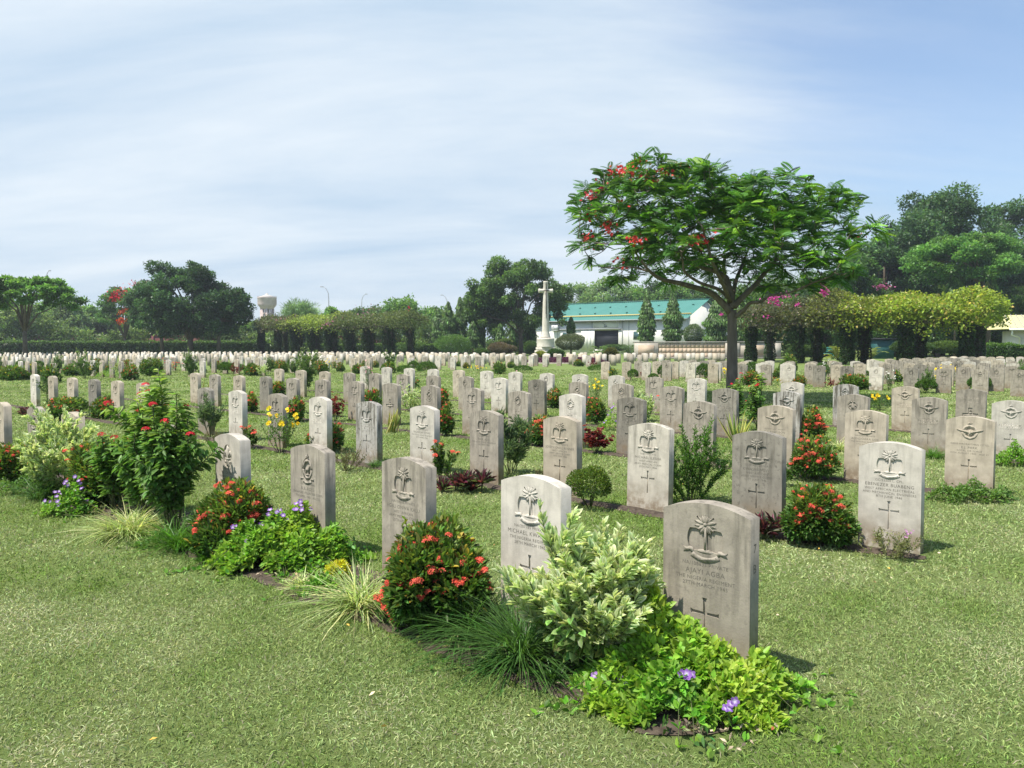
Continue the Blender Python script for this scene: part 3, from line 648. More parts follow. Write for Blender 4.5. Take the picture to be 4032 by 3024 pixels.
def grass_zone(mb, d0, d1, dens, L, W, seed, straw=.12, flat=.55):
    g = np.random.default_rng(seed); tot = int(dens * (.70 * (d1 ** 2 - d0 ** 2) + 3.2 * (d1 - d0))); u = g.random(tot)
    d = np.sqrt(d0 ** 2 + u * (d1 ** 2 - d0 ** 2)); x = (d * .70 + 1.6) * g.uniform(-1, 1, tot); P = np.stack([x, d, np.zeros(tot)], 1)
    P = P[~in_bed(P, -.01) & ~in_stone(P)]; n = len(P)
    pale = np.clip(.5 + .33 * sine_noise(P, 2.2, 5) + .25 * sine_noise(P, 7., 6), 0, 1)
    q = P - A1P; ac = q @ N; al = q @ U
    edge = np.exp(-np.clip(-.55 - ac, 0, 9) / .35) * (ac < 0) + np.exp(-np.abs(ac - .15) / .2) * .6; pale = np.clip(pale * (1 - .8 * np.clip(edge, 0, 1)), 0, 1)
    right = (q @ N > .3); pale = np.where(right, pale * .7, pale)
    D = nrm(np.stack([g.normal(size=n), g.normal(size=n), np.abs(g.normal(size=n)) * (1.25 - flat * pale) + .25], 1))
    cA = np.array([.18, .275, .06]); cB = np.array([.46, .485, .27]); C = cA * (1 - pale[:, None]) + cB * pale[:, None]
    C = C * np.exp(g.normal(size=(n, 1)) * .22) * (1 + g.normal(size=(n, 3)) * .06)
    dry = g.random(n) < straw * (.4 + 1.2 * pale); C[dry] = np.array([.38, .36, .23]) * g.uniform(.6, 1.1, (dry.sum(), 1))
    dark = g.random(n) < .10; C[dark] *= .6
    Ls = L * g.uniform(.5, 1.25, n) * (1 - .25 * pale); Ws = W * g.uniform(.6, 1.3, n)
    side = nrm(np.cross(D, sph(g, n))); b = P + g.normal(size=(n, 3)) * .002 * np.array([1, 1, 0])
    mid = b + D * (Ls * .55)[:, None]; tip = mid + nrm(D + np.array([0, 0, -.5]) + g.normal(size=(n, 3)) * .25) * (Ls * .5)[:, None]
    tip[:, 2] = np.maximum(tip[:, 2], .001)
    V = np.stack([b - side * (Ws * .4)[:, None], b + side * (Ws * .4)[:, None], mid + side * (Ws * .5)[:, None], mid - side * (Ws * .5)[:, None], tip], 1)
    o = (np.arange(n) * 5)[:, None]
    mb.add(V.reshape(-1, 3), [np.array([[0, 1, 2, 3]]) + o, np.array([[3, 2, 4]]) + o]); mb.C[-1] = np.repeat(C[:, None], 5, 1).reshape(-1, 3)
GQ = 1.0
mb = MB()
grass_zone(mb, .9, 4.2, 12000 * GQ, .026, .0034, 11, .09)
grass_zone(mb, 4.2, 7.5, 4800 * GQ, .030, .0052, 12, .09)
grass_zone(mb, 7.5, 13., 1700 * GQ, .038, .0085, 13, .1)
grass_zone(mb, 13., 24., 480 * GQ, .045, .016, 14, .08)
grass_zone(mb, 24., 42., 130 * GQ, .05, .034, 15, .06)
link('grass_blades', mb.mesh('grass_blades', M['grass']), label='short mown green lawn grass with dry pale blades', cat='grass', kind='stuff')
# leaf litter and pebbles on the soil of the front bed
g = np.random.default_rng(4); n = 2600
al = g.uniform(-.4, 6.5, n); ac = g.uniform(-.5, .0, n); P = A1P + al[:, None] * U + ac[:, None] * N; P[:, 2] = .018 + g.random(n) * .012
mb = MB(); D = sph(g, n) * np.array([1, 1, .25])
leaves(mb, T_SIMPLE, P, D, g.uniform(.012, .035, n), g.uniform(.006, .014, n), np.array([.26, .21, .15]) * np.exp(g.normal(size=(n, 1)) * .5), g=g)
link('leaf_litter', mb.mesh('leaf_litter', M['litter']), label='dry brown leaf litter scattered on the front bed soil', cat='leaf litter', kind='stuff')
# weeds and seedlings along the front bed
mb = MB(); nw = 330; al = g.uniform(-.3, 7.2, nw); ac = g.uniform(-.54, -.08, nw)
for a_, c_ in zip(al, ac):
    p = A1P + a_ * U + c_ * N; p[2] = .01; m = int(g.integers(5, 14)); hh = g.uniform(.02, .07); kcol = [(.12, .22, .04), (.06, .13, .03), (.20, .24, .10), (.30, .26, .16)][int(g.choice(4, p=[.4, .3, .15, .15]))]
    leaves(mb, T_LEAF, p + g.normal(size=(m, 3)) * np.array([.025, .025, 0]) + np.array([0, 0, 1]) * g.random((m, 1)) * hh, sph(g, m) + np.array([0, 0, .5]), g.uniform(.02, .045, m), g.uniform(.007, .018, m), cvar(g, m, kcol), g=g)
link('bed_weeds', mb.mesh('bed_weeds', M['leaf']), label='low weeds and seedlings on the soil of the front bed', cat='weeds', kind='stuff')
# a few fallen petals and yellow leaves on the lawn
mb = MB(); n = 70; d = np.sqrt(g.uniform(2.4 ** 2, 9 ** 2, n)); P = np.stack([d * g.uniform(-.66, .66, n), d, np.full(n, .03)], 1); P = P[~in_bed(P)]; n = len(P)
leaves(mb, T_SIMPLE, P, sph(g, n) * np.array([1, 1, .2]), g.uniform(.015, .03, n), .012, np.array([[.75, .6, .4], [.7, .45, .1], [.4, .12, .06]])[g.integers(0, 3, n)], g=g)
link('fallen_leaves', mb.mesh('fallen_leaves', M['litter']), label='scattered fallen yellow leaves lying on the lawn', cat='fallen leaves', kind='stuff')
mb = MB(); c = at_h(792, 2203); 
for i in range(9):
    p = c + np.array([g.normal() * .03, g.normal() * .012, .022]); lathe(mb, [(.004, -.004), (.011, 0), (.008, .006), (.002, .008)], 6, p)
link('white_stone_chips', mb.mesh('white_stone_chips', mat_plain('white_chips', (.6, .6, .58), (.75, .75, .72), .8)), label='small heap of white stone chips on the front bed edge', cat='stone chips')
# ------------------------------------------------------------------ plants
def bumpy(g, n, w, h, k=9, lo=.72, hemi=-.75, flat=1.0):
    """points on a lumpy dome: position (relative to ground centre) and outward direction"""
    dn = sph(g, n * 2); dn = dn[dn[:, 2] > hemi][:n]; n = len(dn); lc = sph(g, k); lc[:, 2] = np.abs(lc[:, 2]); s = np.max(np.clip(dn @ lc.T, 0, 1) ** 6, 1)
    r = (lo + (1 - lo) * s) * (1 - g.random(n) ** 2 * .28)
    P = dn * r[:, None] * np.array([w / 2, w / 2 * flat, h * .52]); P[:, 2] += h * .48
    return P, dn
def flower_heads(mb, P, D, r, col, g, npt=22, pl=.011, four=4):
    """clusters of small star florets"""
    for p, d in zip(P, D):
        k = npt; dd = nrm(d + sph(g, k) * .95); c = p + dd * r * np.array([1, 1, .7]); cc = np.repeat(cvar(g, k, col, .18, .05), four, 0)
        a = np.repeat(nrm(np.cross(dd, sph(g, k))), four, 0); dn = np.repeat(dd, four, 0); b = np.cross(dn, a); th = np.tile(np.arange(four) * 2 * math.pi / four, k)[:, None]
        dr = nrm(a * np.cos(th) + b * np.sin(th) + dn * .25)
        leaves(mb, T_PETAL, np.repeat(c, four, 0), dr, pl, pl * .62, cc, up=dn, g=g)
def simple_flower(mb, P, D, r, col, col2, g, pet=5):
    n = len(P); a = np.repeat(nrm(np.cross(D, sph(g, n))), pet, 0); dn = np.repeat(nrm(D), pet, 0); b = np.cross(dn, a); th = np.tile(np.arange(pet) * 2 * math.pi / pet, n)[:, None]
    dr = nrm(a * np.cos(th) + b * np.sin(th) + dn * .3); leaves(mb, T_PETAL, np.repeat(P, pet, 0), dr, r, r * .85, np.repeat(cvar(g, n, col, .12, .04), pet, 0), col2, up=dn, g=g)
def new(): return {'foliage': MB(), 'stem': MB(), 'flower': MB()}
def ixora(w, h, g, q=1., fl=12, colr=(.80, .14, .085), gcol=(.055, .115, .024)):
    R = new(); nb = 6 if w > .25 else 4; Ps, Ds = [], []; n = int(2500 * q * max(.3, w * h / .16)); s = 1 / math.sqrt(q) if q < 1 else 1
    for b in range(nb):      # several overlapping bushy heads of different height
        a = b * 6.28 / nb + g.uniform(-.6, .6); rr = w * g.uniform(.16, .32) if b else 0; ww = w * (g.uniform(.36, .6) if b else .7); hh = h * (g.uniform(.42, .92) if b else .95)
        P, D = bumpy(g, n // nb, ww, hh, 9, .68, -.8); P = P + np.array([math.cos(a) * rr, math.sin(a) * rr, 0]); Ps.append(P); Ds.append(D)
    P = np.concatenate(Ps); D = np.concatenate(Ds); n = len(P); P[:, 2] = np.maximum(P[:, 2], .01)
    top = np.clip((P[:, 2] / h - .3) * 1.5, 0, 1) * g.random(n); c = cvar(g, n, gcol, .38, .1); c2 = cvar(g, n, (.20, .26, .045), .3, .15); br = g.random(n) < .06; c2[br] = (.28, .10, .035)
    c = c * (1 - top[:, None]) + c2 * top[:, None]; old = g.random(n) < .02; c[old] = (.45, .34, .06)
    leaves(R['foliage'], T_LEAF, P, D + sph(g, n) * .75 + np.array([0, 0, .35]), g.uniform(.024, .055, n) * s, g.uniform(.012, .024, n) * s, c, g=g)
    for k in range(9):
        t = P[g.integers(n)]; tube(R['stem'], [(t[0] * .1, t[1] * .1, 0), t * .5 + np.array([0, 0, .02]), t * .85], [.006, .004, .002], 5)
    tips = []
    for k in range(int(16 * min(1, q + .3))):      # sprigs that stick out of the outline
        i = g.integers(n)
        if P[i, 2] < h * .5: continue
        L = g.uniform(.03, .13) * h / .4; m = 11; t = g.random(m); dv = nrm(D[i] * .5 + np.array([0, 0, .8])); pp = P[i] + dv * L * t[:, None]; tips.append(P[i] + dv * L)
        tube(R['stem'], [P[i], P[i] + dv * L], [.0025, .0015], 4); leaves(R['foliage'], T_LEAF, pp, sph(g, m) + np.array([0, 0, .9]), .034 * s, .015 * s, cvar(g, m, (.15, .21, .035)), g=g)
    f = g.integers(0, n, fl * 5); f = f[(P[f, 2] > h * .35) & ((P[f, 1] < w * .15) | (P[f, 2] > h * .7))][:fl]
    FP_ = list(P[f] + D[f] * .012) + [t_ for t_ in tips if g.random() < .45]
    for p_ in FP_:      # each truss is one to four uneven heads
        m = g.integers(1, 4 if q > .6 else 2); pp = p_ + g.normal(size=(m, 3)) * np.array([.018, .012, .008]); flower_heads(R['flower'], pp, nrm(np.tile([0, -.25, .8], (m, 1)) + sph(g, m) * .35), g.uniform(.010, .022) * min(1.2, s), np.array(colr) * g.uniform(.7, 1.05), g, int(g.uniform(9, 18) * min(1, q + .3)), .0105 * s)
    return R
def stemmy(w, h, g, nst, per, LL, LW, col, col2=None, ang=.8, T=T_LEAF, start=.25, spread=.5, rad=.004, sub=2, droop=0., topc=None, curve=.25, stemtop=1.):
    R = new(); tips = []
    for k in range(nst):
        a = g.uniform(0, 6.28); rr = (g.random() ** .5) * w / 2; th = h * (1 - .45 * (rr / (w / 2)) ** 2) * g.uniform(.75, 1.0) if k else h
        tip = np.array([math.cos(a) * rr, math.sin(a) * rr, th]); b = tip * np.array([spread * .3, spread * .3, 0]); m = np.array([tip[0] * (.5 + curve), tip[1] * (.5 + curve), th * .5]) * 1
        t = np.linspace(0, 1, 7)[:, None]; pts = (1 - t) ** 2 * b + 2 * t * (1 - t) * m + t * t * tip; pts[1:-1] += g.normal(size=(5, 3)) * .01 * h
        lines = [pts]
        for s in range(sub):
            i = g.integers(2, 5); d = nrm(sph(g, 1)[0] * np.array([1, 1, .3]) + np.array([0, 0, .8])); L = h * g.uniform(.18, .38)
            lines.append(np.array([pts[i] + d * L * q_ + np.array([0, 0, .12]) * L * q_ * q_ for q_ in np.linspace(0, 1, 4)]))
        for li, pl in enumerate(lines):
            tube(R['stem'], pl, np.linspace(rad, rad * .4, len(pl)) * (1 if li == 0 else .7), 5)
            mm = int(per * (1 if li == 0 else .45)); tt = g.uniform(start if li == 0 else .1, stemtop, mm); seg = tt * (len(pl) - 1); i0 = np.minimum(seg.astype(int), len(pl) - 2); fr = (seg - i0)[:, None]
            p = pl[i0] * (1 - fr) + pl[i0 + 1] * fr; ax = nrm(pl[i0 + 1] - pl[i0]); rd = nrm(np.cross(ax, sph(g, mm)))
            d = nrm(rd * math.sin(ang) + ax * math.cos(ang) + np.array([0, 0, -droop])); lc = cvar(g, mm, col, .25, .08)
            if topc is not None:
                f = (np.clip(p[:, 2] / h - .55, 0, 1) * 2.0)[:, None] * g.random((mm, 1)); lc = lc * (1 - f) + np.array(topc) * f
            sz = g.uniform(.65, 1.1, mm) * (1.05 - .35 * (tt > .93)); leaves(R['foliage'], T, p, d, LL * sz, LW * sz, lc, None if col2 is None else cvar(g, mm, col2, .15, .05), g=g)
            if li == 0: tips.append(pl[-1])
            else: tips.append(pl[-1])
    R['tips'] = np.array(tips); return R
def variegated(w, h, g, q=1.):
    R = stemmy(w, h, g, int(15 * q) + 5, int(58 * q) + 6, 0.060, .024, (.19, .28, .08), (.58, .62, .40), .55, curve=.16, sub=4, start=.22)
    n = int(420 * q); P, D = bumpy(g, n, w * .78, h * .62, hemi=-.7); leaves(R['foliage'], T_LEAF, P, D + sph(g, len(P)) * .8, .055, .03, cvar(g, len(P), (.09, .17, .04), .3), cvar(g, len(P), (.22, .30, .1), .4), g=g)
    return R
def mat_plant(w, h, g, q=1., dep=.5, nf=0, fcol=(.27, .13, .45), col=(.13, .27, .04), L=.036, peaks=(), yel=.35):
    R = new(); n = int(2300 * q * max(.25, w * dep / .2)); a = g.uniform(0, 6.28, n); r = np.sqrt(g.random(n)) * (.86 + .14 * np.sin(a * 5 + w) + .1 * np.sin(a * 11)); X = np.cos(a) * r * w / 2; Yy = np.sin(a) * r * dep / 2
    P2 = np.stack([X, Yy, 0 * X], 1); H = h * np.clip(1 - r ** 3, .08, 1) * (.72 + .42 * np.sin(X * 23 + 1) * np.cos(Yy * 19) + .2 * np.sin(X * 51) * np.sin(Yy * 47)); 
    for (px_, py_, ph, pr) in peaks: H = np.maximum(H, ph * np.exp(-((X - px_) ** 2 + (Yy - py_) ** 2) / pr ** 2))
    P = np.stack([X, Yy, H * (1 - .55 * g.random(n) ** 1.5)], 1); f = np.clip(.5 + .5 * sine_noise(P2 + w * 7, 11., 3), 0, 1)[:, None] * yel
    c = cvar(g, n, col, .25, .1) * (1 - f) + cvar(g, n, (.33, .42, .06), .2, .08) * f
    leaves(R['foliage'], T_LEAF, P, sph(g, n) + np.array([0, 0, .5]) + nrm(P2 + 1e-6) * .5, g.uniform(.55, 1.3, n) * L, g.uniform(.6, 1.1, n) * L * .62, c, g=g)
    for k in range(int(14 * q)):      # trailing runners
        i = g.integers(n); p = P[i]; d = nrm(np.array([p[0], p[1], .05]) + sph(g, 1)[0] * .05); pl = np.array([p + d * s * .08 + np.array([0, 0, -.02 * s * s]) for s in range(4)]); pl[:, 2] = np.maximum(pl[:, 2], .006)
        tube(R['stem'], pl, .0015, 4); 
        for s in range(1, 4): leaves(R['foliage'], T_LEAF, np.repeat(pl[s:s + 1], 3, 0), sph(g, 3) + np.array([0, 0, .6]), L * .8, L * .5, cvar(g, 3, col), g=g)
    for (fx, fy, fz, m) in (nf if isinstance(nf, list) else [(X[i], Yy[i], H[i], int(g.integers(1, 4))) for i in g.integers(0, n, nf * 3) if Yy[i] < dep * .2 and H[i] > h * .35][:nf]):
        c0 = np.array([fx, fy, fz + .03]); pp = c0 + g.normal(size=(m, 3)) * np.array([.016, .012, .012]); simple_flower(R['flower'], pp, nrm(np.array([0, -.7, .7]) + sph(g, m) * .4), .017, fcol, (.75, .7, .8), g)
    return R
def tuft(w, h, g, q=1., col=(.06, .13, .03), n=420, tip=None, W=.0048, col2=None, spread=.55):
    R = new(); n = int(n * q); b = g.normal(size=(n, 3)) * np.array([w * .1, w * .1, 0]); d = nrm(np.stack([g.normal(size=n) * spread, g.normal(size=n) * spread, np.ones(n)], 1) + b * 3)
    L = g.uniform(.6, 1.25, n) * h * 1.15; c = cvar(g, n, col, .3, .08)
    if col2 is not None: k = g.random(n) < .5; c[k] = cvar(g, k.sum(), col2, .15, .05)
    b[:, 2] = .0; blades(R['foliage'], b, d, L, W * g.uniform(.7, 1.2, n), c, g.uniform(.3, 1.3, n), g); return R
def rosettes(w, h, g, q=1., col=(.10, .028, .045), col2=(.07, .085, .05), k=9, L=.15, W=.024):
    R = new()
    for i in range(k):
        c = np.array([g.uniform(-.5, .5) * w * .8, g.uniform(-.5, .5) * w * .25, h * g.uniform(.0, .35)]); n = int(26 * q) + 6
        d = nrm(np.stack([g.normal(size=n), g.normal(size=n), np.abs(g.normal(size=n)) * 1.1 + .35], 1)); cc = cvar(g, n, col, .3, .1); s = g.random(n) < .4; cc[s] = cvar(g, s.sum(), col2, .3, .1)
        leaves(R['foliage'], T_LEAF, np.repeat(c[None], n, 0), d, L * g.uniform(.7, 1.1, n), W, cc, g=g); tube(R['stem'], [(c[0] * .9, c[1], 0), c + np.array([0, 0, .02])], .008, 6)
    return R
def swords(w, h, g, q=1.):
    R = new(); n = int(15 * q) + 8; b = g.normal(size=(n, 3)) * np.array([w * .13, w * .1, 0]); d = nrm(np.stack([g.normal(size=n) * .38, g.normal(size=n) * .3, np.ones(n)], 1))
    leaves(R['foliage'], (np.array([[0, 0, 0], [.3, .02, .05], [.5, .5, .05], [0, 1, 0], [-.5, .5, .05], [-.3, .02, .05], [0, .5, 0]]), [np.array([[0, 1, 2, 6], [6, 2, 3, 3], [0, 6, 4, 5]])[[0, 2]], np.array([[6, 2, 3], [6, 3, 4]])], np.array([0, 1, 1, 1, 1, 1, 0])), b, d, h * g.uniform(.6, 1.1, n), .034, cvar(g, n, (.05, .10, .03), .2), cvar(g, n, (.48, .46, .16), .1), up=nrm(sph(g, n) * np.array([1, 1, .1])), g=g); return R
def dome(w, h, g, q=1., col=(.06, .11, .02), col2=(.25, .30, .05), L=.022, W=.013, dens=3200, f2=.6, hemi=-.3):
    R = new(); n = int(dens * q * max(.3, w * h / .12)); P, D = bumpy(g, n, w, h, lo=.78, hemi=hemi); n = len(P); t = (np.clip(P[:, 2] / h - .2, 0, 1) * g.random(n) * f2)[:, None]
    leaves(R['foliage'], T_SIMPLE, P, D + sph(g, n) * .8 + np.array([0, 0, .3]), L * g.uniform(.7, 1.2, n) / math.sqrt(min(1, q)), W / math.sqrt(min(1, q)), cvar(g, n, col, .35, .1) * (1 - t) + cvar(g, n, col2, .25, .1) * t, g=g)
    for k in range(6): a = P[g.integers(n)]; tube(R['stem'], [(a[0] * .1, a[1] * .1, 0), a * .6, a * .9], [.006, .004, .002], 5)
    return R
def tips_flowers(R, g, n, kind, col, r=.02, c2=None):
    T = R['tips']; T = T[np.argsort(-T[:, 2])][:max(n * 2, 1)]; T = T[g.permutation(len(T))[:n]]
    if kind == 'head': flower_heads(R['flower'], T + np.array([0, 0, .01]), np.tile([0, -.2, 1.], (len(T), 1)), r, col, g, 18, r * .45, 4)
    else: simple_flower(R['flower'], np.repeat(T, 2, 0) + g.normal(size=(len(T) * 2, 3)) * .012, nrm(np.tile([0, -.8, .6], (len(T) * 2, 1)) + sph(g, len(T) * 2) * .5), r, col, c2 or col, g)
    return R
def build_plant(kind, w, h, g, q=1.):
    if kind == 'ixora': return ixora(w, h, g, q, int(26 + 26 * q))
    if kind == 'ixora_sparse':
        R = stemmy(w, h, g, 7, int(60 * q) + 10, .04, .018, (.05, .10, .02), None, .9, topc=(.2, .25, .04), curve=.1); return tips_flowers(R, g, 7, 'head', (.80, .14, .085), .026)
    if kind == 'ixora_few': return ixora(w, h, g, q, 2)
    if kind == 'variegated': return variegated(w, h, g, q)
    if kind == 'mat': return mat_plant(w, h, g, q, w * .6, 0)
    if kind == 'mat_purple': return mat_plant(w, h, g, q, w * .6, 12)
    if kind == 'creeper': return mat_plant(w, h, g, q, w * .45, 0, col=(.09, .17, .04), L=.026, yel=.1)
    if kind == 'tuft': return tuft(w, h, g, q)
    if kind == 'tuft_bright': return tuft(w, h, g, q, (.07, .17, .02), 420, W=.004)
    if kind == 'tuft_pale': return tuft(w, h * .8, g, q, (.48, .50, .25), 560, W=.0055, col2=(.22, .29, .10), spread=.95)
    if kind == 'jatropha':
        R = stemmy(w, h, g, int(4 * q) + 3, int(120 * q) + 14, .085, .030, (.10, .19, .045), None, 1.15, topc=(.36, .46, .10), droop=.25, rad=.009, curve=.05, sub=2, start=.3); return tips_flowers(R, g, 7, 'head', (.55, .025, .04), .028)
    if kind == 'rhoeo': return rosettes(w, h, g, q, k=9 if w > .25 else 4)
    if kind == 'copper': return stemmy(w, h, g, 10, int(34 * q) + 8, .055, .048, (.13, .022, .022), None, 1.1, topc=(.30, .06, .045), curve=.1, sub=1, start=.3, T=T_LEAF)
    if kind == 'oleander': return stemmy(w, h, g, 9, int(75 * q) + 10, .085, .012, (.085, .135, .065), (.12, .18, .09), .65, curve=.05, sub=2, start=.42, rad=.005)
    if kind == 'oleander_pink':
        R = stemmy(w, h, g, 8, int(60 * q) + 10, .085, .013, (.085, .135, .065), (.12, .18, .09), .7, curve=.05, sub=2, start=.3, rad=.005); return tips_flowers(R, g, 8, 's', (.75, .38, .42), .018, (.8, .7, .7))
    if kind == 'white_bush':
        R = stemmy(w, h, g, 9, int(60 * q) + 10, .05, .016, (.08, .14, .05), None, .8, curve=.1, sub=2, start=.2); return tips_flowers(R, g, 12, 's', (.8, .8, .72), .018, (.8, .8, .6))
    if kind == 'allamanda':
        R = stemmy(w, h, g, 10, int(42 * q) + 8, .038, .014, (.10, .18, .04), None, 1., curve=.25, sub=2, start=.25, rad=.004); return tips_flowers(R, g, 12, 's', (.85, .62, .02), .026, (.8, .5, .02))
    if kind == 'swords': return swords(w, h, g, q)
    if kind == 'box_bush': return dome(w, h, g, q)
    if kind == 'green_bush': return dome(w, h, g, q, (.045, .10, .02), (.12, .2, .03))
    if kind == 'yellow_patch': return dome(w, h, g, q, (.35, .38, .03), (.6, .5, .04), .02, .012, f2=.9)
    if kind == 'airy': return stemmy(w, h, g, 21, int(70 * q) + 8, .034, .011, (.07, .15, .025), None, .85, topc=(.16, .30, .06), curve=.06, sub=3, start=.15, rad=.004, T=T_LEAF)
    if kind == 'twiggy': return stemmy(w, h, g, 16, int(50 * q) + 8, .018, .006, (.13, .12, .06), None, .8, curve=.2, sub=4, start=.1, rad=.002, T=T_SIMPLE)
    if kind == 'sprawl':
        R = stemmy(w, h, g, 18, int(40 * q), .02, .008, (.17, .18, .08), None, .9, curve=.3, sub=3, start=.05, rad=.0015, T=T_SIMPLE); return tips_flowers(R, g, 6, 's', (.45, .2, .4), .007, (.6, .4, .5))
    if kind == 'poinsettia':
        R = stemmy(w, h, g, 9, int(40 * q), .05, .022, (.06, .12, .03), None, 1.1, curve=.1, sub=1); return tips_flowers(R, g, 14, 'head', (.62, .02, .05), .035)
    if kind == 'column': 
        R = stemmy(w, h, g, int(14 * q) + 6, int(110 * q) + 30, .055 / min(1, q + .35), .022 / min(1, q + .35), (.09, .15, .05), None, .8, topc=(.22, .28, .09), curve=.02, sub=3, start=.12)
        tube(R['stem'], [(0, 0, 0), (.01, 0, h * .3), (0, .01, h * .6)], [.02, .016, .008], 7); return R
    if kind == 'standard':     # small clipped tree on a bare stem
        R = stemmy(w, h * .62, g, 14, int(50 * q) + 8, .055, .014, (.05, .10, .035), None, .9, curve=.1, sub=2, start=.1)
        for k in ('foliage', 'stem'):
            for v in R[k].V: v[:, 2] += h * .38
        tube(R['stem'], [(0, 0, 0), (.008, 0, h * .25), (0, 0, h * .45)], [.012, .01, .008], 7); return R
PNAME = {'ixora': 'ixora_bush', 'ixora_sparse': 'ixora_bush', 'ixora_few': 'ixora_bush', 'variegated': 'variegated_shrub', 'mat': 'ground_cover_plant', 'mat_purple': 'periwinkle_plant', 'creeper': 'creeping_plant', 'tuft': 'grass_tuft', 'tuft_bright': 'grass_tuft',
 'tuft_pale': 'spider_grass', 'jatropha': 'tall_leafy_shrub', 'rhoeo': 'boat_lily', 'copper': 'copperleaf_plant', 'oleander': 'oleander_shrub', 'oleander_pink': 'oleander_shrub', 'white_bush': 'white_flower_bush', 'allamanda': 'allamanda_shrub', 'swords': 'snake_plant',
 'box_bush': 'box_bush', 'green_bush': 'green_bush', 'yellow_patch': 'golden_plant', 'airy': 'myrtle_shrub', 'twiggy': 'twiggy_shrub', 'sprawl': 'creeping_plant', 'poinsettia': 'poinsettia_bush', 'column': 'column_shrub', 'standard': 'small_tree'}
PFLOW = {'airy': 'yellow_leaf'}
def emit(name, R, loc, label, cat, group, rz=0., sc=None):
    o = link(name, R['foliage'].mesh('foliage', M['leaf']), None, loc, rz, label, cat, group)
    if R['stem'].V: link('stem', R['stem'].mesh('stem', M['stem'], True), o)
    if R['flower'].V: link('flowers', R['flower'].mesh('flowers', M['petal']), o)
    return o
V_ = 4032 / 2212
BEDG = 'flowering plants of the grave beds'
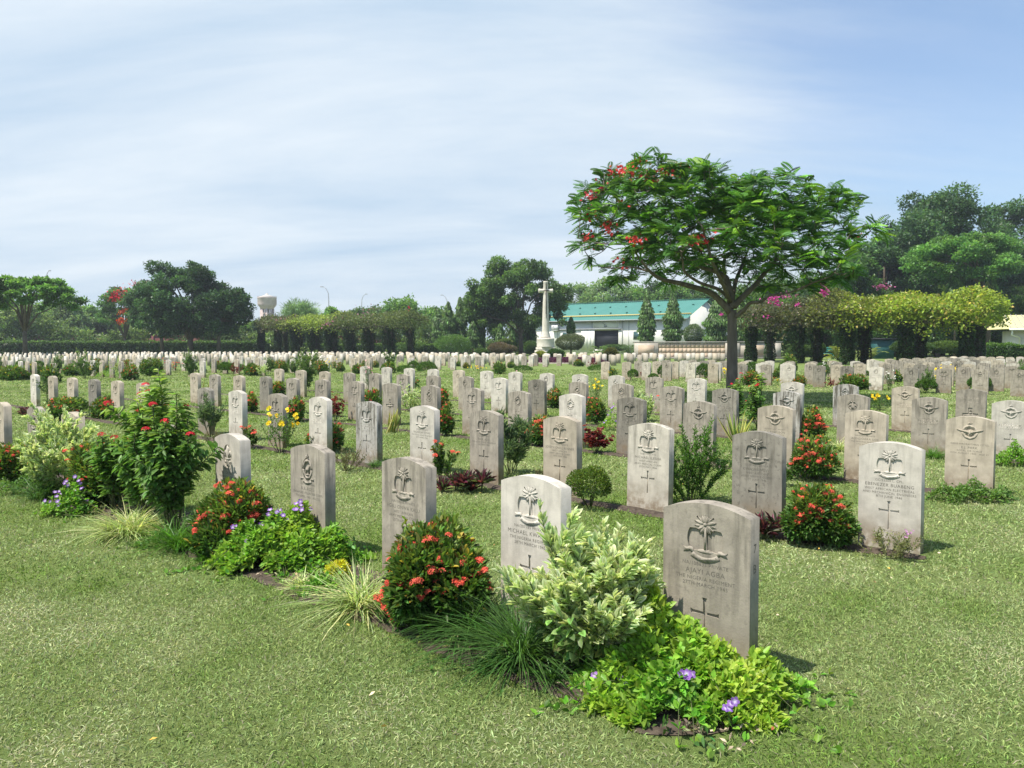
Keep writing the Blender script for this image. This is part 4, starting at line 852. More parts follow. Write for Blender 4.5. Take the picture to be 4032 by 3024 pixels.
# kind, v_x centre, v_y base, width, height (in the 2212-px view), quality, label
PL = [
 ('variegated', 1284, 1462, 335, 372, 1.6, 'large cream-edged leafy shrub between the two nearest front-row headstones'),
 ('tuft', 1128, 1437, 130, 185, 1.6, 'dark green grassy tuft just left of the big cream-edged shrub'),
 ('tuft', 1010, 1385, 150, 135, 1.6, 'dark arching grass tuft at the right foot of the round ixora bush'),
 ('ixora', 944, 1362, 290, 262, 2.1, 'round dark ixora bush with coral flowers before the third front-row stone'),
 ('tuft_pale', 782, 1318, 135, 150, 1.0, 'pale striped spider grass left of the round coral ixora bush'),
 ('yellow_patch', 730, 1262, 50, 48, .6, 'small golden-leaved patch between periwinkle mound and spider grass'),
 ('tuft', 1195, 1478, 100, 55, .5, 'low dry tuft on the soil under the big cream-edged shrub'),
 ('mat', 690, 1285, 110, 34, .7, 'low green leaves at the bed edge left of the spider grass'),
 ('creeper', 1080, 1448, 130, 40, .6, 'low creeping leaves under the dark grass tufts of the front bed'),
 ('creeper', 350, 1182, 130, 36, .6, 'low creeping leaves at the foot of the tallest front-bed shrub'),
 ('tuft_pale', 655, 1278, 90, 60, .6, 'small striped grass at the front edge of the wide periwinkle mound'),
 ('creeper', 60, 1068, 150, 50, .7, 'low green creeper along the bed edge at far left'),
 ('mat_purple', 455, 1188, 90, 46, .6, 'small periwinkle at the left foot of a front-bed ixora'),
 ('ixora', 865, 1352, 80, 85, .7, 'small coral ixora tucked between spider grass and the round bush'),
 ('tuft_bright', 445, 1215, 60, 40, .5, 'thin grass tuft behind the white stone chips'),
 ('ixora', 512, 1200, 215, 170, 1.6, 'coral-flowered ixora bush in front of the fleur-de-lis headstone'),
 ('tuft_bright', 388, 1190, 95, 100, 1.0, 'bright green grass tuft right of the tall leafy shrub'),
 ('tuft_pale', 275, 1158, 160, 105, 1.3, 'pale striped spider grass at the foot of the tall leafy shrub'),
 ('jatropha', 318, 1135, 105, 300, 1.2, 'middle leafy red-tipped shrub in the tall front-bed clump'),
 ('jatropha', 378, 1158, 125, 365, 1.4, 'tall dark leafy shrub with red blooms, the tallest in the front bed'),
 ('jatropha', 245, 1118, 125, 262, 1.1, 'leafy red-flowered shrub leaning left beside the tallest front-bed shrub'),
 ('ixora', 228, 1096, 185, 150, 1.3, 'coral ixora bush left of the tall leafy shrub'),
 ('mat_purple', 150, 1112, 130, 60, .9, 'low bright periwinkle mat at the left front bed edge'),
 ('variegated', 138, 1075, 190, 200, 1.4, 'cream-edged shrub hiding a headstone at the left of the front row'),
 ('tuft', 90, 1082, 90, 60, .8, 'dark grass tuft beneath the left cream-edged shrub'),
 ('ixora', 28, 1052, 110, 105, 1., 'coral ixora bush cut by the left picture edge'),
 ('mat', -2, 985, 40, 80, .5, 'green leafy plant at the far left of the front row'),
 # second row
 ('sprawl', 1920, 1212, 165, 78, .8, 'thin sprawling plant at the foot of the rightmost white second-row stone'),
 ('ixora', 1765, 1182, 185, 150, 1.5, 'dense coral ixora bush left of the rightmost white second-row headstone'),
 ('rhoeo', 1655, 1166, 62, 66, .8, 'small purple boat lily right of the dark second-row headstone'),
 ('airy', 1490, 1094, 205, 205, 1.6, 'airy upright green shrub between soiled and dark second-row headstones'),
 ('box_bush', 1275, 1100, 110, 92, 1.0, 'round clipped yellow-green bush right of the fourth second-row stone'),
 ('twiggy', 1165, 1062, 60, 55, .7, 'small brown twiggy plant at the foot of the fourth second-row stone'),
 ('oleander', 1103, 1028, 92, 142, 1.0, 'upright narrow-leaved oleander beside the fifth second-row headstone'),
 ('rhoeo', 1010, 1068, 140, 66, 1.1, 'wide purple boat lily clump before the fifth second-row headstone'),
 ('ixora_sparse', 953, 1045, 68, 90, .9, 'sparse ixora sprigs with few flowers left of the purple boat lily clump'),
 ('twiggy', 748, 1022, 90, 66, .9, 'brown twiggy shrub in front of the black-blotched headstone'),
 ('ixora', 712, 978, 108, 68, .9, 'coral ixora bush right of the eighth second-row headstone'),
 ('tuft', 812, 1012, 50, 24, .5, 'few broad grass leaves behind the third front-row headstone'),
 ('allamanda', 607, 982, 108, 102, 1.0, 'yellow-flowered allamanda between white second-row headstones'),
 ('ixora_sparse', 536, 972, 42, 50, .7, 'small coral ixora at the foot of the tenth second-row headstone'),
 ('twiggy', 460, 960, 55, 35, .6, 'dry twiggy bush behind the tall leafy shrub'),
 ('oleander', 455, 945, 68, 95, .9, 'grey-green oleander right of the tallest front-bed shrub'),
 ('ixora', 232, 905, 70, 55, .7, 'coral ixora bush behind the left cream-edged shrub'),
 ('ixora', 138, 908, 88, 52, .8, 'bright coral ixora bush before the cream second-row stones at left'),
 ('standard', 102, 882, 58, 80, .8, 'small grey-green tree with bare stem among left second-row headstones'),
 ('rhoeo', 68, 898, 58, 24, .7, 'dark purple boat lily under the leftmost white second-row headstone'),
 ('green_bush', 160, 900, 60, 42, .6, 'small green bush right of the little bare-stemmed tree'),
 # third row
 ('creeper', 2098, 1082, 200, 42, .9, 'low creeping green plant at the foot of the rightmost third-row headstone'),
 ('ixora', 1760, 1042, 122, 106, 1., 'coral ixora bush left of the second third-row headstone'),
 ('green_bush', 1690, 1052, 42, 40, .6, 'small bright green bush below the coral third-row ixora'),
 ('copper', 1288, 982, 78, 66, .9, 'dark red copperleaf plant between second and third row stones'),
 ('ixora', 1168, 966, 60, 72, .8, 'coral ixora bush behind the upright oleander'),
 ('oleander', 1122, 960, 50, 60, .6, 'narrow-leaved bush behind the upright oleander'),
 ('tuft_pale', 1158, 925, 55, 42, .7, 'pale spider grass before the sixth third-row headstone'),
 ('ixora', 966, 944, 46, 78, .8, 'tall coral ixora bush right of the sixth second-row white headstone'),
 ('ixora', 955, 912, 40, 80, .6, 'upright coral ixora bush beside the ninth third-row headstone'),
 ('swords', 850, 936, 62, 62, .9, 'yellow-edged snake plant beside the broad-cross third-row headstone'),
 ('green_bush', 905, 938, 34, 26, .5, 'small low green plant left of the tall coral ixora'),
 ('variegated', 885, 890, 48, 66, .6, 'pale variegated bush behind the broad-cross third-row headstone'),
 ('copper', 723, 912, 46, 68, .7, 'dark red copperleaf right of the eighth white second-row headstone'),
 ('ixora', 641, 912, 50, 58, .7, 'coral ixora between grey stones left of the red copperleaf'),
 ('ixora', 543, 892, 26, 44, .5, 'narrow dark ixora left of the palm-badge third-row stones'),
 ('ixora', 805, 880, 44, 42, .5, 'coral ixora left of the broad-cross third-row headstone'),
 ('swords', 438, 868, 34, 62, .5, 'tall snake plant behind the tallest front-bed shrub'),
 ('tuft', 1030, 905, 52, 40, .5, 'dark grass tuft left of the ninth third-row headstone'),
 ('swords', 1590, 960, 32, 80, .8, 'upright yellow-edged snake plant behind the airy green shrub'),
 ('jatropha', 1640, 932, 56, 128, .9, 'tall bushy shrub with red tips before the eagle-badge stones'),
 ('jatropha', 1594, 916, 54, 108, .9, 'dark bushy shrub left of the tall red-tipped shrub'),
 ('variegated', 1385, 912, 66, 72, .8, 'cream-edged shrub behind the fifth third-row headstone'),
 ('tuft_pale', 1322, 925, 50, 28, .5, 'pale grass tuft beneath the cream-edged third-row shrub'),
 ('ixora_sparse', 1447, 925, 36, 90, .6, 'sparse coral ixora behind the soiled second-row headstone'),
 ('mat_purple', 1322, 930, 60, 46, .7, 'purple-flowered periwinkle bush right of the coral fourth-row ixora'),
 ('ixora', 1288, 918, 54, 60, .8, 'coral ixora bush right of the wreath-badge third-row headstone'),
 ('ixora', 1200, 882, 44, 46, .6, 'coral ixora between the grey fourth-row stones'),
 ('allamanda', 1286, 868, 32, 52, .7, 'yellow-flowered allamanda between fourth and fifth rows'),
 ('oleander_pink', 1117, 842, 38, 40, .7, 'pink-flowered oleander in the fourth row'),
 ('green_bush', 1078, 880, 22, 38, .4, 'narrow green bush left of the pink oleander'),
 ('oleander_pink', 795, 850, 38, 70, .6, 'pink oleander among the grey fourth-row headstones'),
 ('ixora', 885, 838, 40, 22, .4, 'low coral ixora behind the pink oleander'),
 ('column', 662, 848, 44, 92, .7, 'slim leafy column shrub among the left fourth-row stones'),
 ('ixora', 600, 855, 36, 32, .5, 'low coral ixora left of the slim column shrub'),
 ('tuft_bright', 2018, 992, 62, 34, .9, 'bright green grass tuft left of the rightmost third-row headstone'),
 ('mat', 2185, 1006, 100, 46, .8, 'bright green leafy mat below the rightmost white fourth-row headstone'),
 ('ixora', 1754, 958, 66, 84, .9, 'tall coral ixora bush right of the cream eagle-badge headstone'),
 ('tuft_pale', 1812, 975, 36, 56, .5, 'pale striped grass right of the coral third-row ixora'),
 ('allamanda', 1902, 888, 66, 42, .8, 'yellow-flowered allamanda right of the bugle-badge headstone'),
 ('ixora_sparse', 1952, 928, 24, 40, .5, 'few coral ixora flowers in front of an eagle-badge stone'),
 ('ixora_few', 1840, 843, 46, 36, .5, 'bronze-green ixora bush at the right edge of the far plot'),
 ('green_bush', 1998, 850, 48, 30, .6, 'dense green bush between right far-plot headstones'),
 ('white_bush', 1920, 842, 32, 46, .5, 'white-flowered bush between right far-plot headstones'),
 ('white_bush', 1790, 822, 30, 52, .5, 'white-flowered shrub beside the white far-plot headstone'),
 ('tuft_pale', 1795, 838, 40, 24, .5, 'pale spiky plant before the far-plot broad-cross stone'),
 ('copper', 2050, 835, 22, 20, .4, 'small red copperleaf among right far-plot headstones'),
 ('mat', 2100, 843, 46, 18, .4, 'low yellow-green plant at the right far plot'),
 ('ixora_few', 1705, 812, 40, 52, .5, 'round bronze-leaved bush between far-plot ranks right of the flame tree'),
 ('copper', 1582, 828, 20, 22, .4, 'small red shrub right of the flame tree trunk'),
 ('swords', 1700, 836, 26, 14, .4, 'yellow-striped plant near the right of the flame tree'),
 ('ixora_few', 1428, 812, 40, 20, .4, 'low orange ixora before the memorial-side far plot stones'),
 ('ixora_few', 1320, 811, 30, 16, .4, 'low orange ixora bush at the left end of the right far plot'),
 ('copper', 1352, 815, 22, 26, .4, 'dark copperleaf at the left end of the right far plot'),
 # left far plot front
 ('ixora_few', 330, 812, 60, 42, .6, 'bronze-green bush left of the pale column shrub'),
 ('column', 184, 818, 66, 66, .8, 'wide pale green column shrub in the left far plot'),
 ('ixora', 160, 812, 52, 28, .6, 'orange-topped ixora bush at left far plot front'),
 ('ixora_few', 30, 822, 66, 34, .6, 'red-brown bushy shrub at the far left edge of the lawn'),
 ('ixora_few', 70, 815, 50, 30, .5, 'dark green bush beside the red-brown shrub at far left'),
 ('ixora', 208, 810, 44, 26, .5, 'dark ixora bush right of the pale column shrub'),
 ('variegated', 268, 818, 92, 42, .8, 'wide pale variegated bush at the front of the left far plot'),
 ('mat', 236, 815, 62, 18, .5, 'low yellow-green mat beside the pale variegated bush'),
 ('tuft_pale', 172, 818, 40, 14, .4, 'pale grass clump under the left column shrub'),
 ('poinsettia', 342, 808, 66, 36, .9, 'bright red-flowered bush at the front of the left far plot'),
 ('poinsettia', 382, 806, 40, 32, .6, 'smaller red-flowered bush right of the bright red one'),
 ('green_bush', 505, 808, 50, 24, .5, 'bronze-green bush between left far-plot headstones'),
 ('ixora', 552, 812, 44, 26, .5, 'dark ixora with orange flowers in the left far plot'),
 ('copper', 478, 805, 24, 36, .5, 'dark red copperleaf bush in the left far plot'),
 ('column', 655, 808, 40, 60, .6, 'pale tall bush in front of the left pergola'),
 ('allamanda', 705, 806, 52, 30, .7, 'yellow-flowered low bush in the central part of the left far plot'),
 ('ixora', 775, 808, 30, 22, .4, 'dark orange-flowered ixora right of the yellow far-plot bush'),
 ('green_bush', 875, 812, 40, 22, .4, 'round green bush among central far-plot headstones'),
 ('ixora', 840, 806, 36, 26, .5, 'orange ixora bush in the central far plot'),
 ('green_bush', 922, 812, 46, 30, .5, 'loose light green bush in the central far plot'),
 ('column', 843, 800, 22, 46, .4, 'thin column shrub right of the left pergola'),
 ('allamanda', 1030, 806, 46, 20, .6, 'low yellow-flowered bush near the cross-side headstones'),
 ('ixora_few', 1080, 808, 34, 26, .4, 'bronze bush among the headstones below the cross'),
 ('green_bush', 1130, 806, 44, 16, .4, 'low green bush on the lawn below the cross'),
 ('green_bush', 1295, 806, 56, 18, .4, 'low green plants at the right end of the purple bed'),
]
pg = np.random.default_rng(99)
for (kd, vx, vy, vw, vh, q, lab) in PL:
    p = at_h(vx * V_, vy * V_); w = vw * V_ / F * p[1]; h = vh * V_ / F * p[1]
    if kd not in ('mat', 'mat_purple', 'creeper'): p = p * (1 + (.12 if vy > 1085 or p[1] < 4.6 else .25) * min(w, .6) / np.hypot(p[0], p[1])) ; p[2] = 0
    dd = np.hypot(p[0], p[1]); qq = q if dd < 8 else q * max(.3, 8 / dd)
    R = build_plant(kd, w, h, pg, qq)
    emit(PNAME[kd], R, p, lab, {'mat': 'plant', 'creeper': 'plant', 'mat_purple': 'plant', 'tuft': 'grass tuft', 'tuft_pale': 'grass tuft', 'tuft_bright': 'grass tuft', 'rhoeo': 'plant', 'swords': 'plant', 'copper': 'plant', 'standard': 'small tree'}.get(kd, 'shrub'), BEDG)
# the two big periwinkle mounds, laid out to the photograph
g2 = np.random.default_rng(5)
c = (at_h(1480 * V_, 1500 * V_)); R = mat_plant(.90, .17, g2, 2.1, .62, [(*(at_h(1493 * V_, 1477 * V_, .12) - c)[:2], .12, 5), (*(at_h(1580 * V_, 1552 * V_, .06) - c)[:2], .075, 4), (*(at_h(1283 * V_, 1467 * V_, .06) - c)[:2], .05, 2), (*(at_h(1350 * V_, 1488 * V_, .06) - c)[:2], .06, 2)],
    peaks=[(-.11, .17, .46, .045), (-.08, .13, .34, .09), (.02, .10, .25, .12), (-.16, .05, .24, .14), (.12, .0, .2, .08)], L=.044, yel=.75, col=(.15, .30, .04))
emit('periwinkle_plant', R, c, 'bright periwinkle mound with purple flowers climbing the nearest headstone', 'plant', BEDG)
c = (at_h(620 * V_, 1215 * V_)); R = mat_plant(.95, .24, g2, 2.0, .66, 20, peaks=[(.06, .05, .36, .12), (-.06, .02, .3, .14)], L=.044, yel=.55)
emit('periwinkle_plant', R, c, 'wide periwinkle mound with many purple flowers before the crowned oval-badge stone', 'plant', BEDG)
# small plants in the far plots: four shared shapes
proto = [(k, build_plant(k, .55, .45, pg, .22)) for k in ('ixora', 'ixora_few', 'green_bush', 'allamanda', 'copper', 'variegated')] + [('column', build_plant('column', .5, 1.0, pg, .25))]
pm = [(k, {n_: (R[n_].mesh(n_, M['petal'] if n_ == 'flower' else M['leaf'] if n_ == 'foliage' else M['stem']) if R[n_].V else None) for n_ in ('foliage', 'flower')}) for k, R in proto]
PW = {'ixora': 'orange-flowered bush', 'ixora_few': 'bronze-green bush', 'green_bush': 'small green bush', 'allamanda': 'yellow-flowered bush', 'copper': 'dark red shrub', 'variegated': 'pale variegated bush', 'column': 'slim leafy column shrub'}
n_f = 0
for (p, tail, o) in STONES_AT[len(P1):]:
    if pg.random() < .5 or p[1] < 21: continue
    i = int(pg.choice(len(pm), p=[.26, .2, .2, .1, .1, .06, .08])); k, ms = pm[i]; q = p + U * -.46 - N * .25 + np.array([0, 0, 0]); s = pg.uniform(.7, 1.25)
    a = link(PNAME[k], ms['foliage'], None, q, pg.uniform(0, 6), f'{PW[k]} right of stone {tail}', 'shrub', 'small shrubs of the far plots'); a.scale = (s, s, s * pg.uniform(.8, 1.3))
    if ms['flower']: link('flowers', ms['flower'], a)
    n_f += 1
print('FAR PLANTS', n_f)
# ------------------------------------------------------------------ background trees
tg = np.random.default_rng(31)
def crown_mesh(c, r3, nl, lr, n, L, W, col, col2, g=tg, flat=.75, leafT=T_SIMPLE, droop=0., core=.5, lobes=None, spread=.9):
    mb = MB(); c = np.array(c); r3 = np.array(r3)
    if lobes is None:
        ld = sph(g, nl); ld[:, 2] = np.where(ld[:, 2] < (-.5 if flat < .6 else -.9), -ld[:, 2], ld[:, 2]); lobes = ld * r3 * g.uniform(core, 1.0, (nl, 1)) ** .6
        lobes = lobes * (1 - lr * .4 / max(r3[0], .1)) * (1 + .12 * np.sin(np.arctan2(lobes[:, 1], lobes[:, 0]) * 3 + lobes[:, 2])[:, None])
    nl = len(lobes); lrr = lr * g.uniform(.45, 1.25, nl); i = g.choice(nl, n, p=lrr ** 2 / (lrr ** 2).sum()); dn = sph(g, n)
    bump = 1 + .28 * np.sin(dn[:, 0] * 9 + i) * np.cos(dn[:, 1] * 8 + i * 2.) + g.normal(size=n) * .16
    P = lobes[i] + dn * (lrr[i] * bump * (1 - .35 * g.random(n) ** 2))[:, None] * np.array([1, 1, flat])
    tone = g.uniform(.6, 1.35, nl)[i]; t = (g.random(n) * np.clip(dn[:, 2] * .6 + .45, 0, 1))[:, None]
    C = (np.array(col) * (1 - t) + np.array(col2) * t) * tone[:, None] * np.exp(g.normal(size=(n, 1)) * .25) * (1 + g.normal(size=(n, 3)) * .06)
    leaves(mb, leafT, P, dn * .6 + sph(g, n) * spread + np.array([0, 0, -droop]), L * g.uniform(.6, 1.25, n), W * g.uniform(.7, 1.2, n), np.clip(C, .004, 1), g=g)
    return mb, lobes
def tree(px, d, ytop, ybot, wpx, label, col=(.03, .07, .018), col2=(.07, .13, .03), nl=26, lr=None, n=16000, L=.34, W=.2, trunk_px=None, tr=.2, name='broadleaf_tree', group='trees around the cemetery', flat=.75, fork=None, ry=.8, base_z=0., droop=0., g=tg, flowers=None, leafT=T_SIMPLE, core=.45, cat='tree', spread=.9):
    top = at_d(px, ytop, d); bot = at_d(px, ybot, d); c = (top + bot) / 2; rx = wpx / 2 / F * d; rz = (top[2] - bot[2]) / 2
    base = np.array([at_d(trunk_px or px, 1400, d)[0], d, base_z]); lr = (lr or min(rx, rz * 1.2) * .42) * .68; nl = int(nl * 2.8); n = int(n * 1.2); col = np.array(col) * np.array([1.9, 1.85, 1.7]); col2 = np.array(col2) * np.array([1.8, 1.75, 1.6])
    mb, lobes = crown_mesh(c - base, (rx, rx * ry, rz), nl, lr, n, L, W, col, col2, g, flat, leafT, droop, core, spread=spread)
    mb.xf(off=c - base)
    o = link(name, None if False else None, None, base) if False else bpy.data.objects.new(name, None)
    COL.objects.link(o); o.location = base; tag(o, label, cat, group)
    link('crown', mb.mesh('crown', M['leaf']), o)
    tb = MB(); zc = c[2] - base_z; fz = fork if fork else max((bot[2] - base_z) * 1.05, zc - rz * .6); off = (c - base) * np.array([1, 1, 0])
    tube(tb, [(0, 0, -.05), (off[0] * .05, off[1] * .05, fz * .5), (off[0] * .2, 0, fz)], [tr * 1.25, tr, tr * .85], 9)
    for k in g.permutation(len(lobes))[:9]:
        q = lobes[k] + (c - base); m = np.array([off[0] * .2 + (q[0] - off[0] * .2) * .35, q[1] * .35, fz + (q[2] - fz) * .6]); tube(tb, [(off[0] * .2, 0, fz - tr), m, q], [tr * .6, tr * .35, tr * .12], 6)
    link('trunk', tb.mesh('trunk', M['bark'], True), o)
    if flowers:
        fb = MB()
        for (fx, fy, fw, fh, fc) in flowers:
            m = 90; P = np.array([at_d(fx + g.normal() * fw, fy + g.normal() * fh, d - rx * ry * .8) for _ in range(m)]) - base
            leaves(fb, T_SIMPLE, P, sph(g, m), L * .8, L * .6, cvar(g, m, fc, .2, .04), g=g)
        link('flowers', fb.mesh('flowers', M['petal']), o)
    return o
# left side
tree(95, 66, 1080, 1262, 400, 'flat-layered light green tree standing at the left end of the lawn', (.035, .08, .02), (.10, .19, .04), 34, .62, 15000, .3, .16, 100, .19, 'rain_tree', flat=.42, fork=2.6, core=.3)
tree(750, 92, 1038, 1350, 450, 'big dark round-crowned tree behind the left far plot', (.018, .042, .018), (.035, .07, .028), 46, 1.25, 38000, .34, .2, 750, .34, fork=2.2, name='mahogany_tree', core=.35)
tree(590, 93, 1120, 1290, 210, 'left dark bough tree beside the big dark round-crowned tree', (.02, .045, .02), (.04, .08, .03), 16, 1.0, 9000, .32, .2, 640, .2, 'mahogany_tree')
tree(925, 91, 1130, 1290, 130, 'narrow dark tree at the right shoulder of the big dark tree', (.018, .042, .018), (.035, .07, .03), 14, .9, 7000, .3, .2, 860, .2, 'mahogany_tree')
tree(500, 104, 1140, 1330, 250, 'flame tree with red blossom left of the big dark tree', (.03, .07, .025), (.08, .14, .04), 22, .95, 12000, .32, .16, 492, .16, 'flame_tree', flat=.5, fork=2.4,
     flowers=[(470, 1158, 22, 14, (.62, .03, .05)), (452, 1172, 14, 10, (.62, .03, .05)), (560, 1120, 22, 7, (.62, .06, .05)), (600, 1128, 12, 8, (.6, .03, .05)), (490, 1225, 10, 6, (.7, .1, .03)), (525, 1242, 10, 8, (.7, .1, .03)), (478, 1264, 9, 6, (.7, .12, .03))])
BT = [(30, 1170, 210, 0), (160, 1210, 170, 1), (262, 1185, 150, 2), (350, 1205, 170, 1), (415, 1212, 150, 0), (620, 1230, 200, 0), (880, 1245, 170, 1), (965, 1268, 120, 2), (1120, 1272, 120, 0), (1170, 1262, 150, 1), (1302, 1212, 60, 1), (1400, 1215, 150, 0), (1500, 1212, 130, 2), (1605, 1176, 190, 1), (1715, 1212, 120, 0), (1660, 1235, 150, 2),
      (2285, 1100, 150, 2), (2390, 1092, 170, 2), (2480, 1110, 170, 1), (2570, 1100, 160, 0), (2650, 1108, 160, 1), (2740, 1112, 170, 0), (2840, 1120, 180, 0), (2950, 1110, 190, 1), (3070, 1090, 200, 0), (3180, 1075, 200, 0), (3290, 1060, 200, 1)]
KW = ['dense dark green', 'mid green bushy', 'pale thin-leaved']
KC = [((.028, .06, .016), (.06, .11, .022)), ((.035, .08, .02), (.09, .15, .03)), ((.06, .10, .045), (.12, .17, .07))]
LM = {0: 'behind the left hedge', 1: 'behind the left pergola', 2: 'beyond the green-roofed building'}
cn = {}
for (px, yt, w, k) in BT:
    zone = 0 if px < 1030 else 1 if px < 1800 else 2; key = (zone, k); cn[key] = cn.get(key, 0) + 1
    d = 122 + (px * 7 % 19) + (14 if zone == 2 else 0); lab = f'{KW[k]} tree {LM[zone]}, {ordn(cn[key])} of its sort from the left'
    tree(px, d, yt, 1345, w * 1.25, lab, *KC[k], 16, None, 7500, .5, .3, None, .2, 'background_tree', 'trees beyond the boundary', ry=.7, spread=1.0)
# feathery tree by the water tower
tree(1185, 112, 1188, 1275, 170, 'feathery grey-green tree between the water tower and a street lamp', (.07, .12, .06), (.12, .18, .09), 18, .9, 5000, .8, .07, None, .15, 'feathery_tree', spread=.5, flat=.6)
# tree behind the cross
tree(2040, 101, 1026, 1340, 450, 'large spreading tree behind the stone cross', (.028, .058, .018), (.07, .115, .03), 50, 1.25, 40000, .34, .2, 2051, .27, 'mahogany_tree', fork=3., core=.35)
tree(1905, 103, 1130, 1310, 210, 'left half-crown tree joining the spreading tree behind the cross', (.03, .062, .02), (.075, .12, .03), 16, 1.1, 10000, .34, .2, None, .2, 'mahogany_tree')
# right hand big trees
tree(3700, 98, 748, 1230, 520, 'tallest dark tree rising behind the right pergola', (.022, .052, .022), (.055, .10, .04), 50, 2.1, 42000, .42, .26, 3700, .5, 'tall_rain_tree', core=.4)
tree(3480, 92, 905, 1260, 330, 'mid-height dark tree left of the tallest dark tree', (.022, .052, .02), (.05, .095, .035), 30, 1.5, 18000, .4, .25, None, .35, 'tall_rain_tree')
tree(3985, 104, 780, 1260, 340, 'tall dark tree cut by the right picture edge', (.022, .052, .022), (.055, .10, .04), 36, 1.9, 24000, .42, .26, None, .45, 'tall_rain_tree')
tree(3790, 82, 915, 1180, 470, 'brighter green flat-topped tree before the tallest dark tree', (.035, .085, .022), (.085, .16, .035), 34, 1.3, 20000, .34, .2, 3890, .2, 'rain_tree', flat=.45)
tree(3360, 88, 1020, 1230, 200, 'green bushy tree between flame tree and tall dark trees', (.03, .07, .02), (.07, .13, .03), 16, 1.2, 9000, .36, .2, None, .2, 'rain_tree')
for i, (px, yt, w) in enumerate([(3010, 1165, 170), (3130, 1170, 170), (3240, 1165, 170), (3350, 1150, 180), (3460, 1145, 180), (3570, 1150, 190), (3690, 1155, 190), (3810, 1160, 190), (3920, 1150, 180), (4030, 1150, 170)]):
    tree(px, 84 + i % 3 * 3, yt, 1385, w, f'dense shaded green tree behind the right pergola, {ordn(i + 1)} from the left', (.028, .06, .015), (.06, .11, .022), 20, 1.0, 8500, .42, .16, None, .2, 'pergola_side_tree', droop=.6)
# weeping mast trees
def mast(px, d, ytop, ybase, wpx, label, g=tg):
    base = np.array([at_d(px, 1400, d)[0], d, 0.]); top = at_d(px, ytop, d)[2]; zb = max(.5, at_d(px, ybase, d)[2]) - .4; w = wpx / 2 / F * d; n = int(1500 + 1100 * (top - zb))
    t = g.random(n) ** .9; z = zb + (top - zb) * t; r = w * np.clip((1 - t) * 1.9, .03, 1) ** .75 * (.78 + .14 * np.sin(z * 7.3 + 4 * np.sin(z * 2.1))) * (1 + .28 * np.sin(g.uniform(0, 6.28) + z * 3.1) * g.random(n)) * np.sqrt(g.random(n) * .7 + .3) * 1.15; a = g.uniform(0, 6.28, n)
    P = np.stack([np.cos(a) * r, np.sin(a) * r, z], 1); D = np.stack([np.cos(a) * .45, np.sin(a) * .45, -np.ones(n)], 1) + sph(g, n) * .3; mb = MB()
    tone = np.exp(.35 * np.sin(a * 3 + z * 4) + g.normal(size=n) * .3)[:, None]; leaves(mb, T_SIMPLE, P, D, .42 * g.uniform(.7, 1.2, n), .11, np.array([.085, .155, .04]) * tone * (1 + g.normal(size=(n, 3)) * .06), g=g)
    o = bpy.data.objects.new('mast_tree', None); COL.objects.link(o); o.location = base; tag(o, label, 'tree', 'weeping mast trees'); link('crown', mb.mesh('crown', M['leaf']), o)
    tb = MB(); tube(tb, [(0, 0, 0), (0, 0, top * .6), (0, 0, top * .97)], [.12, .07, .02], 7); link('trunk', tb.mesh('trunk', M['bark'], True), o)
for px, d, yt, yb, w, lab in [(2545, 96, 1150, 1345, 62, 'weeping mast tree in front of the building, left of the pair'), (2648, 97, 1150, 1345, 70, 'weeping mast tree in front of the building, right of the pair'), (2248, 100, 1246, 1322, 28, 'small slim mast tree beside the air-conditioner wall'),
    (2816, 92, 1178, 1345, 84, 'thick weeping mast tree between the building and the flame tree trunk'), (1766, 104, 1186, 1330, 46, 'weeping mast tree left of the tree behind the cross'), (1812, 105, 1168, 1330, 46, 'taller weeping mast tree touching the tree behind the cross'), (1725, 106, 1215, 1340, 46, 'leftmost weeping mast tree near the left pergola'),
    (1862, 99, 1262, 1350, 40, 'low weeping mast tree under the spreading crown'), (1888, 102, 1255, 1350, 42, 'weeping mast tree behind the low brown-topped bush'), (1970, 97, 1272, 1352, 28, 'slender mast tree left of the trunk behind the cross'), (2016, 97, 1288, 1352, 22, 'smallest slender mast tree by the trunk behind the cross'),
    (2088, 103, 1258, 1350, 44, 'weeping mast tree just left of the stone cross'), (3757, 80, 1062, 1185, 86, 'weeping mast tree rising behind the yellow-green pergola'), (3895, 80, 1068, 1185, 52, 'narrow mast tree rising behind the right pergola end'), (2905, 90, 1200, 1350, 70, 'weeping mast tree hidden behind the flame tree trunk'), (2965, 92, 1215, 1350, 60, 'weeping mast tree left of the magenta vines')]:
    mast(px, d, yt, yb, w, lab)
def wood(name, px0, px1, d, zt, n, col, col2, label, nl, lr, thick=3., zfun=None, L=.45):
    g = tg; P0 = at_d(px0, 1400, d) * np.array([1, 1, 0]); P1 = at_d(px1, 1400, d) * np.array([1, 1, 0]); s = g.random(nl)[:, None]; lob = (P1 - P0) * s; lob[:, 1] += g.uniform(-.5, .5, nl) * thick; lob[:, 2] = g.random(nl) * zt * (.75 + .35 * np.sin(s[:, 0] * 23))
    mb, _ = crown_mesh((0, 0, 0), (1, 1, 1), 1, lr, n, L, L * .55, col, col2, g, .9, lobes=lob); mb2 = MB()
    for V in mb.V: V[:, 2] = np.maximum(V[:, 2], 0)
    link(name, mb.mesh(name, M['leaf']), None, P0, 0, label, 'undergrowth', None, 'stuff')
wood('undergrowth', 930, 1130, 113, 2.6, 9000, (.075, .125, .045), (.16, .22, .07), 'low undergrowth below the water tower', 36, .9)
wood('undergrowth', -1300, 950, 112, 6.4, 62000, (.075, .125, .045), (.16, .22, .07), 'continuous green undergrowth behind the left hedge', 290, 1.1)
wood('undergrowth', 1140, 2120, 116, 5.0, 34000, (.075, .125, .04), (.14, .21, .06), 'continuous green undergrowth behind the left pergola and cross', 140, 1.1)
